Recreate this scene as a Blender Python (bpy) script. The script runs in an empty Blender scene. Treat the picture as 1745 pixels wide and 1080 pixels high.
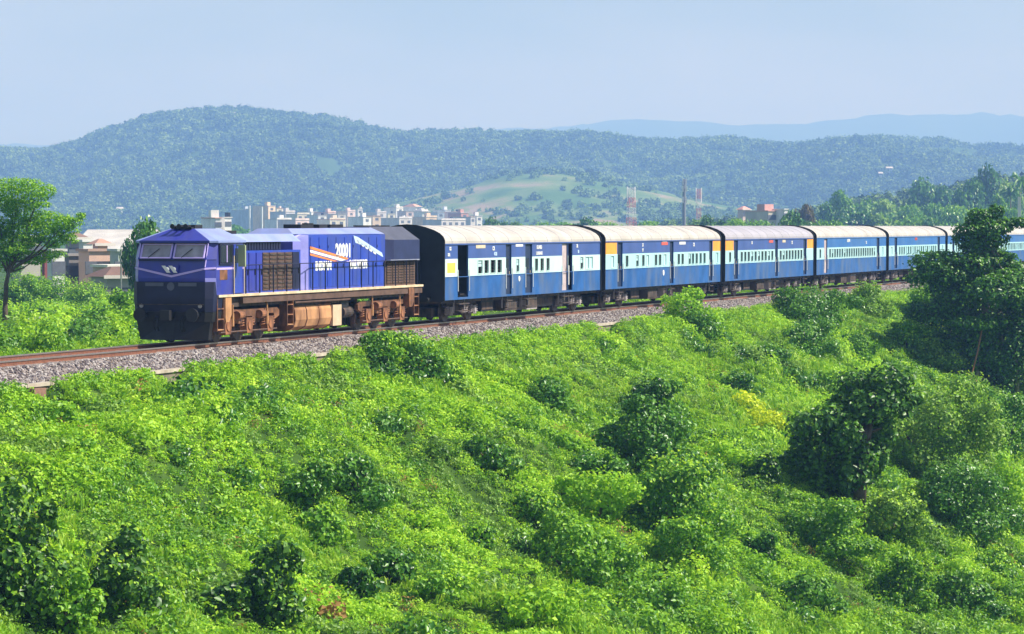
import bpy, math, random
import numpy as np
from mathutils import Vector, Matrix

R = math.radians
random.seed(7)
rng = np.random.default_rng(11)
scene = bpy.context.scene
COL = scene.collection

# ---------------------------------------------------------------- camera, light
F = 4997.0                                    # focal length in photo pixels (photo is 1745 wide)
cam_d = bpy.data.cameras.new('camera')
cam_d.sensor_width = 36.0
cam_d.lens = 36.0 * F / 1745.0
cam_d.clip_start = 1.0
cam_d.clip_end = 30000.0
cam = bpy.data.objects.new('camera', cam_d)
COL.objects.link(cam)
cam.location = (0, 0, 4.0)
PITCH = math.atan(154.0 / F)
cam.rotation_euler = (R(90) - PITCH, 0, 0)
scene.camera = cam

SUN_EL = R(47)
SUN_DIR = Vector((0.93, -0.02, 0)).normalized() * math.cos(SUN_EL) + Vector((0, 0, math.sin(SUN_EL)))
sun_d = bpy.data.lights.new('sun', 'SUN')
sun_d.energy = 5.0
sun_d.angle = R(0.6)
sun_d.color = (1.0, 0.955, 0.88)
sun = bpy.data.objects.new('sun', sun_d)
COL.objects.link(sun)
sun.rotation_euler = SUN_DIR.to_track_quat('Z', 'Y').to_euler()

world = bpy.data.worlds.new('World')
scene.world = world
world.use_nodes = True
wn = world.node_tree
wn.nodes.clear()
wo = wn.nodes.new('ShaderNodeOutputWorld')
wb = wn.nodes.new('ShaderNodeBackground')
ws = wn.nodes.new('ShaderNodeTexSky')
ws.sky_type = 'NISHITA'
ws.sun_disc = False
ws.sun_elevation = SUN_EL
ws.sun_rotation = math.atan2(SUN_DIR.x, SUN_DIR.y)
ws.dust_density = 0.7
ws.ozone_density = 2.0
wb.inputs['Strength'].default_value = 0.07
# thin, broken high cloud over the whole sky
wt = wn.nodes.new('ShaderNodeTexCoord')
wm = wn.nodes.new('ShaderNodeMapping'); wm.inputs['Scale'].default_value = (1.0, 1.0, 3.5)
wz = wn.nodes.new('ShaderNodeTexNoise'); wz.inputs['Scale'].default_value = 5.0; wz.inputs['Detail'].default_value = 7; wz.inputs['Roughness'].default_value = 0.55
wr = wn.nodes.new('ShaderNodeMapRange'); wr.inputs['From Min'].default_value = 0.40; wr.inputs['From Max'].default_value = 0.72; wr.inputs['To Max'].default_value = 0.30
wx = wn.nodes.new('ShaderNodeMix'); wx.data_type = 'RGBA'; wx.inputs['B'].default_value = (9.5, 9.6, 10.5, 1)
wn.links.new(wt.outputs['Generated'], wm.inputs['Vector']); wn.links.new(wm.outputs[0], wz.inputs['Vector'])
wn.links.new(wz.outputs['Fac'], wr.inputs['Value']); wn.links.new(wr.outputs[0], wx.inputs['Factor'])
wn.links.new(ws.outputs[0], wx.inputs['A'])
wn.links.new(wx.outputs['Result'], wb.inputs[0])
wn.links.new(wb.outputs[0], wo.inputs['Surface'])
scene.view_settings.view_transform = 'Standard'
scene.view_settings.look = 'None'
scene.view_settings.gamma = 1.0
scene.view_settings.use_curve_mapping = False
scene.view_settings.exposure = 0.70
scene.cycles.max_bounces = 6
scene.cycles.diffuse_bounces = 3
scene.cycles.transparent_max_bounces = 8
scene.cycles.volume_bounces = 3
scene.cycles.use_denoising = True
scene.render.film_transparent = False

# ---------------------------------------------------------------- geometry frame
# The track runs along T; 'a' is metres along it, 'd' metres across it measured from the camera foot.
TH = math.asin(0.3251)
S, C = math.sin(TH), math.cos(TH)
DC = 43.5                                     # distance of the track centre line
ROT = math.atan2(C, S)

def W(d, a):
    return (-C * d + S * a, S * d + C * a)

def smooth(t):
    t = np.clip(t, 0, 1)
    return t * t * (3 - 2 * t)

_perm = np.random.default_rng(5).random((256, 256))

def vnoise(x, y, s, o=0):
    x = np.asarray(x, float) / s + 37.3 * (o + 1)
    y = np.asarray(y, float) / s + 11.7 * (o + 1)
    xi = np.floor(x).astype(int)
    yi = np.floor(y).astype(int)
    fx = x - xi
    fy = y - yi
    fx = fx * fx * (3 - 2 * fx)
    fy = fy * fy * (3 - 2 * fy)
    g = lambda i, j: _perm[i & 255, j & 255]
    return ((g(xi, yi) * (1 - fx) + g(xi + 1, yi) * fx) * (1 - fy) +
            (g(xi, yi + 1) * (1 - fx) + g(xi + 1, yi + 1) * fx) * fy) * 2 - 1

def ground_da(d, a):
    d = np.asarray(d, float)
    a = np.asarray(a, float)
    e = 40.0 - d
    ec = np.clip(e, 0, None)
    near = -1.0 - 0.42 * np.minimum(ec, 22) - 0.42 * 8 * (1 - np.exp(-np.clip(ec - 22, 0, None) / 8))
    amp = smooth(ec / 5)
    near = near + amp * (0.85 * vnoise(d, a, 9, 1) + 0.42 * vnoise(d, a, 3.6, 2) + 0.20 * vnoise(d, a, 1.5, 3))
    near = near + amp * 0.9 * np.maximum(0, 1 - np.abs((d - 29) + 0.35 * (a - 100)) / 7)
    near = near + 0.26 * smooth((ec + (a - 90) * .12 - 4) / 7) * smooth(ec / 3) * (1 - np.abs(vnoise(d, a, 2.0, 14)) * 2)
    near = near + 0.10 * vnoise(d, a, 1.2, 4) * smooth(ec / 0.8)
    gap = 0
    for g0, g1 in ((73.0, 75.6), (81.4, 84.4), (93.6, 96.0), (127, 131)):
        gap = gap + smooth((a - g0) / 1.0) * smooth((g1 - a) / 1.0)
    near = near + (1 - smooth(ec / 2.2)) * (0.56 * (1 - gap) - 0.10 * gap)
    fs = smooth((d - 49) / 70)
    far = -0.75 - 2.25 * fs + 0.25 * smooth((d - 48) / 6) * vnoise(d, a, 5, 6)
    mid = -0.62 + 0 * d
    return np.where(d < 40.0, near, np.where(d < 47.2, mid, far))

def ground_xy(X, Y):
    X = np.asarray(X, float)
    Y = np.asarray(Y, float)
    return ground_da(-C * X + S * Y, S * X + C * Y)

_Zs = np.arange(50, 900, 0.2)

def at(px, py):
    """Where the sight line through photo pixel (px, py) meets the ground."""
    X = (px - 872.0) / F * _Zs
    z = 4.0 - (py - 386.0) / F * _Zs
    g = ground_xy(X, _Zs)
    hit = np.nonzero(z < g)[0]
    i = hit[0] if len(hit) else len(_Zs) - 1
    return float(X[i]), float(_Zs[i]), float(g[i])

def px_at(px, Y):
    return (px - 872.0) / F * Y

# ---------------------------------------------------------------- materials
MATS = {}

def mat(name, color, rough=0.6, metal=0.0, var=0.12, scale=3.0, spec=0.4, bump=0.0, dirt=None, dirt_amt=0.0,
        emit=None, detail=4.0, coat=0.0):
    if name in MATS:
        return MATS[name]
    m = bpy.data.materials.new(name)
    m.use_nodes = True
    n = m.node_tree.nodes
    l = m.node_tree.links
    b = n['Principled BSDF']
    b.inputs['Roughness'].default_value = rough
    b.inputs['Metallic'].default_value = metal
    b.inputs['Specular IOR Level'].default_value = spec
    if coat:
        b.inputs['Coat Weight'].default_value = coat
    tc = n.new('ShaderNodeTexCoord')
    nz = n.new('ShaderNodeTexNoise')
    nz.inputs['Scale'].default_value = scale
    nz.inputs['Detail'].default_value = detail
    l.new(tc.outputs['Object'], nz.inputs['Vector'])
    rp = n.new('ShaderNodeValToRGB')
    rp.color_ramp.elements[0].position = 0.3
    rp.color_ramp.elements[1].position = 0.7
    lo = [max(0, c * (1 - var)) for c in color]
    hi = [min(1, c * (1 + var)) for c in color]
    rp.color_ramp.elements[0].color = (*lo, 1)
    rp.color_ramp.elements[1].color = (*hi, 1)
    l.new(nz.outputs['Fac'], rp.inputs['Fac'])
    out = rp.outputs['Color']
    if dirt:
        nd = n.new('ShaderNodeTexNoise')
        nd.inputs['Scale'].default_value = scale * 0.6
        nd.inputs['Detail'].default_value = 6
        mp = n.new('ShaderNodeMapping')
        mp.inputs['Scale'].default_value = (1.6, 1.6, 0.5)
        mp.inputs['Location'].default_value = (3, 5, 1)
        l.new(tc.outputs['Object'], mp.inputs['Vector'])
        l.new(mp.outputs['Vector'], nd.inputs['Vector'])
        r2 = n.new('ShaderNodeValToRGB')
        r2.color_ramp.elements[0].position = 0.42
        r2.color_ramp.elements[1].position = 0.68
        r2.color_ramp.elements[0].color = (0, 0, 0, 1)
        r2.color_ramp.elements[1].color = (dirt_amt, dirt_amt, dirt_amt, 1)
        l.new(nd.outputs['Fac'], r2.inputs['Fac'])
        mx = n.new('ShaderNodeMix')
        mx.data_type = 'RGBA'
        l.new(r2.outputs['Color'], mx.inputs['Factor'])
        l.new(out, mx.inputs['A'])
        mx.inputs['B'].default_value = (*dirt, 1)
        out = mx.outputs['Result']
    l.new(out, b.inputs['Base Color'])
    if emit:
        b.inputs['Emission Color'].default_value = (*emit[0], 1)
        b.inputs['Emission Strength'].default_value = emit[1]
    if bump:
        bp = n.new('ShaderNodeBump')
        bp.inputs['Strength'].default_value = bump
        bp.inputs['Distance'].default_value = 0.05
        l.new(nz.outputs['Fac'], bp.inputs['Height'])
        l.new(bp.outputs['Normal'], b.inputs['Normal'])
    MATS[name] = m
    return m

def leaf_mat(name, dark, mid, light, trans=0.30, rough=0.5, patch=9.0, spec=0.35, lo=0.25, hi=0.95):
    m = bpy.data.materials.new(name)
    m.use_nodes = True
    n = m.node_tree.nodes
    l = m.node_tree.links
    b = n['Principled BSDF']
    b.inputs['Roughness'].default_value = rough
    b.inputs['Specular IOR Level'].default_value = spec
    at_ = n.new('ShaderNodeAttribute')
    at_.attribute_name = 'tint'
    oi = n.new('ShaderNodeObjectInfo')
    ge = n.new('ShaderNodeNewGeometry')
    nz = n.new('ShaderNodeTexNoise')
    nz.inputs['Scale'].default_value = 1.0 / patch
    nz.inputs['Detail'].default_value = 3
    l.new(ge.outputs['Position'], nz.inputs['Vector'])
    def mul(a_, v):
        q = n.new('ShaderNodeMath')
        q.operation = 'MULTIPLY'
        l.new(a_, q.inputs[0])
        q.inputs[1].default_value = v
        return q.outputs[0]
    def add(a_, b_):
        q = n.new('ShaderNodeMath')
        q.operation = 'ADD'
        l.new(a_, q.inputs[0])
        l.new(b_, q.inputs[1])
        return q.outputs[0]
    f = add(add(mul(at_.outputs['Fac'], 0.45), mul(oi.outputs['Random'], 0.25)), mul(nz.outputs['Fac'], 0.5))
    rp = n.new('ShaderNodeValToRGB')
    cr = rp.color_ramp
    cr.elements[0].position = lo
    cr.elements[1].position = hi
    cr.elements[0].color = (*dark, 1)
    cr.elements[1].color = (*light, 1)
    e = cr.elements.new(0.58)
    e.color = (*mid, 1)
    l.new(f, rp.inputs['Fac'])
    l.new(rp.outputs['Color'], b.inputs['Base Color'])
    tr = n.new('ShaderNodeBsdfTranslucent')
    hs = n.new('ShaderNodeHueSaturation')
    hs.inputs['Hue'].default_value = 0.485
    hs.inputs['Value'].default_value = 1.5
    l.new(rp.outputs['Color'], hs.inputs['Color'])
    l.new(hs.outputs['Color'], tr.inputs['Color'])
    mx = n.new('ShaderNodeMixShader')
    mx.inputs[0].default_value = trans
    l.new(b.outputs[0], mx.inputs[1])
    l.new(tr.outputs[0], mx.inputs[2])
    l.new(mx.outputs[0], n['Material Output'].inputs['Surface'])
    MATS[name] = m
    return m

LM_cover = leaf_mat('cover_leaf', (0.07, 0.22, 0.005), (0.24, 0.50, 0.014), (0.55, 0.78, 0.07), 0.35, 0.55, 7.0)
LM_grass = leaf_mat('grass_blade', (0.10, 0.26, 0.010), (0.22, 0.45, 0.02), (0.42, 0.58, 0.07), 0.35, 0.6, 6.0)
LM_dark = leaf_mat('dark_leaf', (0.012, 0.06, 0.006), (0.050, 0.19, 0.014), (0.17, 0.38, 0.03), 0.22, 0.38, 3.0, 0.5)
LM_mid = leaf_mat('mid_leaf', (0.04, 0.14, 0.008), (0.11, 0.31, 0.014), (0.27, 0.50, 0.035), 0.30, 0.45, 3.0, 0.45)
LM_pale = leaf_mat('pale_leaf', (0.05, 0.14, 0.014), (0.14, 0.30, 0.03), (0.32, 0.50, 0.09), 0.28, 0.5, 3.0, 0.4)
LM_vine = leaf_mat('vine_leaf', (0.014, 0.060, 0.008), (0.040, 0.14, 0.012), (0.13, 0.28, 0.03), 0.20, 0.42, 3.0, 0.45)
LM_yellow = leaf_mat('yellow_leaf', (0.30, 0.42, 0.01), (0.58, 0.70, 0.02), (0.85, 0.88, 0.05), 0.3, 0.5, 2.0)
LM_rusty = leaf_mat('rusty_leaf', (0.06, 0.08, 0.02), (0.16, 0.13, 0.05), (0.30, 0.22, 0.11), 0.2, 0.7, 2.0)
LM_dry = leaf_mat('dry_leaf', (0.20, 0.10, 0.03), (0.35, 0.20, 0.06), (0.5, 0.34, 0.12), 0.2, 0.7, 2.0)
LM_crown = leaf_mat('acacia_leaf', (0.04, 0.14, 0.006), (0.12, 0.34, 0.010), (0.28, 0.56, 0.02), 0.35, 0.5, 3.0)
LM_far = leaf_mat('far_leaf', (0.012, 0.035, 0.010), (0.045, 0.12, 0.02), (0.24, 0.38, 0.07), 0.2, 0.7, 170.0, 0.3, 0.40, 0.82)
M_bark = mat('bark', (0.10, 0.075, 0.055), 0.9, var=0.4, scale=6, bump=0.6)
M_barkl = mat('pale_bark', (0.22, 0.20, 0.15), 0.9, var=0.35, scale=6, bump=0.6)

# ---------------------------------------------------------------- mesh builders
def tag(o, label=None, cat=None, group=None, kind=None):
    if label: o['label'] = label
    if cat: o['category'] = cat
    if group: o['group'] = group
    if kind: o['kind'] = kind
    return o

def link(name, data, parent=None, loc=(0, 0, 0), rz=0.0):
    o = bpy.data.objects.new(name, data)
    COL.objects.link(o)
    o.parent = parent
    o.location = loc
    o.rotation_euler = (0, 0, rz)
    return o

def empty(name, loc, rz=0.0):
    o = link(name, None, None, loc, rz)
    o.empty_display_size = 0.5
    return o

class MB:
    def __init__(s):
        s.v = []; s.f = []; s.m = []; s.cur = 0
    def _f(s, idx):
        s.f.append(idx); s.m.append(s.cur)
    def poly(s, pts):
        b = len(s.v); s.v += [tuple(p) for p in pts]; s._f(tuple(range(b, b + len(pts)))); return s
    def box(s, x0, x1, y0, y1, z0, z1):
        b = len(s.v)
        s.v += [(x0, y0, z0), (x1, y0, z0), (x1, y1, z0), (x0, y1, z0), (x0, y0, z1), (x1, y0, z1), (x1, y1, z1), (x0, y1, z1)]
        for q in ((0, 3, 2, 1), (4, 5, 6, 7), (0, 1, 5, 4), (1, 2, 6, 5), (2, 3, 7, 6), (3, 0, 4, 7)):
            s._f(tuple(b + i for i in q))
        return s
    def prism(s, prof, t0, t1, axis='x', cap=True, smooth_n=False):
        """prof: closed outline; axis x -> (y,z) outline, axis y -> (x,z), axis z -> (x,y)."""
        n = len(prof); b = len(s.v)
        for t in (t0, t1):
            for p in prof:
                s.v.append({'x': (t, p[0], p[1]), 'y': (p[0], t, p[1]), 'z': (p[0], p[1], t)}[axis])
        for i in range(n):
            j = (i + 1) % n
            s._f((b + i, b + j, b + n + j, b + n + i))
        if cap:
            s._f(tuple(b + i for i in range(n))[::-1]); s._f(tuple(b + n + i for i in range(n)))
        return s
    def loft(s, rings, cap=True):
        n = len(rings[0]); b = len(s.v)
        for r in rings: s.v += [tuple(p) for p in r]
        for k in range(len(rings) - 1):
            for i in range(n):
                j = (i + 1) % n
                s._f((b + k * n + i, b + k * n + j, b + (k + 1) * n + j, b + (k + 1) * n + i))
        if cap:
            s._f(tuple(b + i for i in range(n))[::-1]); s._f(tuple(b + (len(rings) - 1) * n + i for i in range(n)))
        return s
    def tube(s, pts, rad, n=8, cap=True):
        pts = [Vector(p) for p in pts]
        if not hasattr(rad, '__len__'): rad = [rad] * len(pts)
        rings = []
        for i, p in enumerate(pts):
            t = (pts[min(i + 1, len(pts) - 1)] - pts[max(i - 1, 0)]).normalized()
            u = t.cross(Vector((0, 0, 1)))
            if u.length < 0.05: u = t.cross(Vector((0, 1, 0)))
            u.normalize(); w = t.cross(u)
            rings.append([p + (u * math.cos(2 * math.pi * k / n) + w * math.sin(2 * math.pi * k / n)) * rad[i] for k in range(n)])
        return s.loft(rings, cap)
    def mesh(s, name, mats):
        me = bpy.data.meshes.new(name)
        me.from_pydata(s.v, [], s.f)
        if not isinstance(mats, (list, tuple)): mats = [mats]
        for m in mats: me.materials.append(m)
        if max(s.m, default=0) > 0: me.polygons.foreach_set('material_index', s.m)
        import bmesh
        bm = bmesh.new(); bm.from_mesh(me)
        bmesh.ops.recalc_face_normals(bm, faces=bm.faces)
        bm.to_mesh(me); bm.free()
        return me
    def build(s, name, mats, parent=None, loc=(0, 0, 0), rz=0.0, smooth_=False):
        me = s.mesh(name, mats)
        if smooth_: me.shade_smooth()
        return link(name, me, parent, loc, rz)

CACHE = {}
def part(name, key, fn, mats, parent, loc=(0, 0, 0), rz=0.0, smooth_=False):
    """A part whose mesh is shared by every part with the same key."""
    if key not in CACHE:
        b = MB(); fn(b)
        CACHE[key] = b.mesh(name, mats)
        if smooth_: CACHE[key].shade_smooth()
    return link(name, CACHE[key], parent, loc, rz)

def bx(name, parent, m, *q):
    return MB().box(*q).build(name, m, parent)

def leaves_mesh(name, P, N, size, m, aspect=0.62, fold=0.18, droop=0.25, blade=False, r=None):
    """One folded leaf (two triangles pairs) per point."""
    r = r or rng
    n = len(P)
    P = np.asarray(P, float); N = np.asarray(N, float)
    N = N / (np.linalg.norm(N, axis=1, keepdims=True) + 1e-9)
    rv = r.normal(size=(n, 3))
    t = rv - (rv * N).sum(1, keepdims=True) * N
    t /= np.linalg.norm(t, axis=1, keepdims=True) + 1e-9
    t[:, 2] -= droop
    t /= np.linalg.norm(t, axis=1, keepdims=True) + 1e-9
    u = np.cross(N, t)
    u /= np.linalg.norm(u, axis=1, keepdims=True) + 1e-9
    s = (np.asarray(size) * r.uniform(0.65, 1.35, n))[:, None]
    A = P - t * s * 0.5
    B = P + t * s * 0.5
    Lf = P + u * s * aspect * 0.5 + N * s * fold
    Rt = P - u * s * aspect * 0.5 + N * s * fold
    V = np.stack([A, Rt, B, Lf], 1).reshape(-1, 3)
    i = np.arange(n) * 4
    Tt = np.stack([i, i + 1, i + 2, i, i + 2, i + 3], 1).reshape(-1)
    me = bpy.data.meshes.new(name)
    me.vertices.add(len(V)); me.vertices.foreach_set('co', V.ravel())
    nf = 2 * n
    me.loops.add(nf * 3); me.loops.foreach_set('vertex_index', Tt)
    me.polygons.add(nf); me.polygons.foreach_set('loop_start', np.arange(nf) * 3)
    me.polygons.foreach_set('loop_total', np.full(nf, 3))
    at_ = me.attributes.new('tint', 'FLOAT', 'POINT')
    at_.data.foreach_set('value', np.repeat(r.random(n), 4).astype(np.float32))
    me.materials.append(m)
    me.update(calc_edges=True); me.validate()
    return me

def lobes_cloud(lobes, dens, inner=0.25, seed=0, jitter=0.12, up_bias=0.25):
    """Points and normals on the skin of a union of ellipsoids. lobes: (x,y,z,rx,ry,rz)."""
    r = np.random.default_rng(seed)
    L = np.array(lobes, float)
    PP, NN = [], []
    for k, (x, y, z, a_, b_, c_) in enumerate(L):
        area = 4 * math.pi * ((a_ * b_) ** 1.6 / 3 + (a_ * c_) ** 1.6 / 3 + (b_ * c_) ** 1.6 / 3) ** (1 / 1.6)
        n = max(6, int(area * dens))
        v = r.normal(size=(n, 3)); v /= np.linalg.norm(v, axis=1, keepdims=True)
        rad = 1 + r.normal(size=n) * jitter * 1.25 + 0.24 * np.sin(v[:, 0] * 7 + k) * np.sin(v[:, 1] * 6 + 2 * k) * np.cos(v[:, 2] * 5)
        ins = r.random(n) < inner
        rad = np.where(ins, rad * r.uniform(0.45, 0.95, n), rad)
        p = v * rad[:, None] * (a_, b_, c_) + (x, y, z)
        keep = np.ones(n, bool)
        for j, (x2, y2, z2, a2, b2, c2) in enumerate(L):
            if j != k:
                q = (p - (x2, y2, z2)) / (a2, b2, c2)
                keep &= (q * q).sum(1) > 0.55
        nv = v / (a_, b_, c_); nv /= np.linalg.norm(nv, axis=1, keepdims=True)
        nv = nv + r.normal(size=(n, 3)) * 0.55; nv[:, 2] += up_bias
        PP.append(p[keep]); NN.append(nv[keep])
    return np.concatenate(PP), np.concatenate(NN)

def bush_lobes(w, h, dp, k, seed):
    r = random.Random(seed)
    out = [(r.uniform(-.08, .08) * w, r.uniform(-.08, .08) * dp, h * 0.36, w * 0.30, dp * 0.30, h * 0.38)]
    for i in range(k):
        an = 2 * math.pi * (i + r.random() * 0.7) / k
        rr = r.uniform(0.55, 1.45)
        q = r.uniform(0.35, 0.95)
        out.append((math.cos(an) * w * 0.27 * rr, math.sin(an) * dp * 0.27 * rr, h * r.uniform(0.16, 0.80) * (1.15 - .35 * rr),
                    w * 0.24 * q + 0.1, dp * 0.24 * q + 0.1, h * 0.30 * q + 0.08))
    return out

def feather(lobes, k, f, seed):
    """Break each lobe into k smaller ones, which leaves gaps and a ragged outline."""
    r = random.Random(seed); out = []
    for x, y, z, a_, b_, c_ in lobes:
        for i in range(k):
            v = Vector((r.gauss(0, 1), r.gauss(0, 1), r.gauss(0, 1))).normalized() * r.uniform(.45, 1.0)
            q = f * r.uniform(.6, 1.25)
            out.append((x + v.x * a_ * .85, y + v.y * b_ * .85, z + v.z * c_ * .75, max(a_ * q, .12), max(b_ * q, .12), max(c_ * q * .8, .1)))
    return out

# ---------------------------------------------------------------- ground sheet
def axis(segs):
    out = []
    for a0, a1, st in segs:
        out += list(np.arange(a0, a1, st))
    return np.array(out + [segs[-1][1]])

A_ax = axis([(-2000, -200, 300), (-200, 40, 20), (40, 270, 0.55), (270, 700, 12), (700, 3000, 100), (3000, 12000, 1000)])
D_ax = axis([(-6000, -1000, 500), (-1000, -60, 60), (-60, 4, 6), (4, 39.5, 0.5), (39.5, 48.5, 0.15), (48.5, 130, 1.5), (130, 700, 15), (700, 3000, 100), (3000, 12000, 1000)])
aa, dd = np.meshgrid(A_ax, D_ax)
gz = ground_da(dd, aa)
gX, gY = W(dd, aa)
nr, nc = aa.shape
V = np.stack([gX, gY, gz], -1).reshape(-1, 3)
ii = (np.arange(nr - 1)[:, None] * nc + np.arange(nc - 1)[None]).ravel()
Q = np.stack([ii, ii + 1, ii + nc + 1, ii + nc], 1)

def grid_mesh(name, V, Q, m, sm=True):
    me = bpy.data.meshes.new(name)
    me.vertices.add(len(V)); me.vertices.foreach_set('co', np.asarray(V, float).ravel())
    me.loops.add(len(Q) * 4); me.loops.foreach_set('vertex_index', Q.ravel())
    me.polygons.add(len(Q)); me.polygons.foreach_set('loop_start', np.arange(len(Q)) * 4)
    me.polygons.foreach_set('loop_total', np.full(len(Q), 4))
    me.materials.append(m)
    me.update(calc_edges=True); me.validate()
    if sm: me.shade_smooth()
    return me

def patch_mat(name, stops, scale, rough=0.95, scale2=None, bump=0.3):
    m = bpy.data.materials.new(name); m.use_nodes = True
    n = m.node_tree.nodes; l = m.node_tree.links; b = n['Principled BSDF']
    b.inputs['Roughness'].default_value = rough; b.inputs['Specular IOR Level'].default_value = 0.15
    ge = n.new('ShaderNodeNewGeometry')
    nz = n.new('ShaderNodeTexNoise'); nz.inputs['Scale'].default_value = scale; nz.inputs['Detail'].default_value = 9
    nz.inputs['Roughness'].default_value = 0.62
    l.new(ge.outputs['Position'], nz.inputs['Vector'])
    rp = n.new('ShaderNodeValToRGB'); cr = rp.color_ramp
    cr.elements[0].position = stops[0][0]; cr.elements[0].color = (*stops[0][1], 1)
    cr.elements[1].position = stops[-1][0]; cr.elements[1].color = (*stops[-1][1], 1)
    for p, c in stops[1:-1]:
        e = cr.elements.new(p); e.color = (*c, 1)
    l.new(nz.outputs['Fac'], rp.inputs['Fac']); l.new(rp.outputs['Color'], b.inputs['Base Color'])
    if bump:
        bp = n.new('ShaderNodeBump'); bp.inputs['Strength'].default_value = bump; bp.inputs['Distance'].default_value = 0.3 / max(scale, .02)* .05
        l.new(nz.outputs['Fac'], bp.inputs['Height']); l.new(bp.outputs['Normal'], b.inputs['Normal'])
    MATS[name] = m
    return m

M_soil = patch_mat('undergrowth_soil', [(0.3, (0.02, 0.05, 0.008)), (0.5, (0.04, 0.09, 0.012)), (0.62, (0.07, 0.13, 0.02)), (0.75, (0.10, 0.09, 0.045))], 0.5)
g = link('ground', grid_mesh('ground', V, Q, M_soil))
tag(g, kind='structure')

# ---------------------------------------------------------------- hills
def hill(name, pts, Yc, wf, wb, base, m, x0, x1, nx, ny, rough_amp, seed):
    xs = np.linspace(x0, x1, nx)
    ys = np.concatenate([np.linspace(-1, 0, ny), np.linspace(0, 1, ny // 2)[1:]])
    px = np.array([p[0] for p in pts]); py = np.array([p[1] for p in pts])
    XX, YY = np.meshgrid(xs, ys)
    t = np.where(YY < 0, YY * wf, YY * wb)
    pxx = XX / (Yc + np.minimum(t, 0)) * F + 872
    H = 4 + (386 - np.interp(pxx, px, py)) * Yc / F
    fall = np.where(YY < 0, smooth(1 + YY) ** 1.1, smooth(1 - YY))
    spur = vnoise(XX, t * 0.6, Yc * 0.055, seed) * 0.22 + vnoise(XX, t, Yc * 0.02, seed + 1) * 0.10
    fall = np.clip(fall * (1 + spur * np.sin(np.clip(-YY, 0, 1) * math.pi)), 0, 1.05)
    z = base + (H - base) * fall + rough_amp * vnoise(XX, t, Yc * 0.008, seed + 2)
    V = np.stack([XX, Yc + t, z], -1).reshape(-1, 3)
    nr, nc = XX.shape
    ii = (np.arange(nr - 1)[:, None] * nc + np.arange(nc - 1)[None]).ravel()
    Q = np.stack([ii, ii + 1, ii + nc + 1, ii + nc], 1)
    o = link(name, grid_mesh(name, V, Q, m))
    tag(o, kind='structure')
    return V, XX, YY, z

M_hill = patch_mat('hill_forest_floor', [(0.3, (0.03, 0.07, 0.015)), (0.5, (0.05, 0.11, 0.02)), (0.66, (0.11, 0.17, 0.04)), (0.8, (0.20, 0.19, 0.10))], 0.008)
M_spur = patch_mat('hill_meadow', [(0.34, (0.05, 0.12, 0.02)), (0.44, (0.07, 0.15, 0.03)), (0.54, (0.14, 0.21, 0.06)), (0.62, (0.28, 0.23, 0.16))], 0.012)
M_farh = patch_mat('far_hill', [(0.3, (0.02, 0.05, 0.02)), (0.7, (0.05, 0.09, 0.03))], 0.002, bump=0)
H1 = [(-900, 270), (-300, 270), (0, 266), (60, 270), (130, 254), (180, 230), (260, 215), (350, 200), (430, 197), (510, 209), (560, 217), (640, 234),
      (700, 240), (760, 238), (860, 241), (930, 240), (1050, 250), (1100, 254), (1160, 255), (1240, 251), (1330, 260), (1400, 255),
      (1470, 247), (1530, 245), (1600, 250), (1650, 257), (1745, 260), (2100, 270), (2700, 258)]
H2 = [(-900, 250), (500, 250), (800, 226), (960, 219), (1100, 211), (1250, 213), (1350, 215), (1450, 202), (1530, 194), (1600, 193), (1700, 198), (1745, 201), (2700, 230)]
H3 = [(300, 400), (600, 384), (660, 352), (720, 338), (800, 318), (860, 300), (920, 296), (1000, 300), (1080, 318), (1180, 340), (1300, 362), (1500, 400)]
H4 = [(1100, 400), (1240, 392), (1340, 382), (1400, 372), (1500, 352), (1600, 338), (1700, 322), (1800, 312), (2100, 300), (2400, 330)]
V1, X1, Y1, z1 = hill('forested_hill', H1, 3600, 1400, 1000, -6, M_hill, -1500, 1500, 240, 90, 3.0, 10)
hill('distant_hills', H2, 9200, 1500, 1000, -6, M_farh, -3200, 3200, 160, 24, 12.0, 20)
V3, X3, Y3, z3 = hill('grassy_spur', H3, 2500, 600, 400, -8, M_spur, -330, 350, 120, 50, 1.5, 30)
V4, X4, Y4, z4 = hill('wooded_rise', H4, 1250, 480, 400, -6, M_hill, 55, 460, 100, 50, 0.8, 40)

# ---------------------------------------------------------------- scatter of uncountable stuff
def clump_mesh(name, n, rad, hgt, leaf, m, seed, aspect=0.62, droop=0.25, shell=True):
    r = np.random.default_rng(seed)
    v = r.normal(size=(n, 3)); v /= np.linalg.norm(v, axis=1, keepdims=True)
    v[:, 2] = np.abs(v[:, 2])
    k = r.uniform(0.5, 1.0, n)[:, None]
    P = v * k * (rad, rad, hgt)
    N = v * (1, 1, 1.2) + r.normal(size=(n, 3)) * 0.55
    return leaves_mesh(name, P, N, leaf, m, aspect=aspect, droop=droop, r=r)

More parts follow.
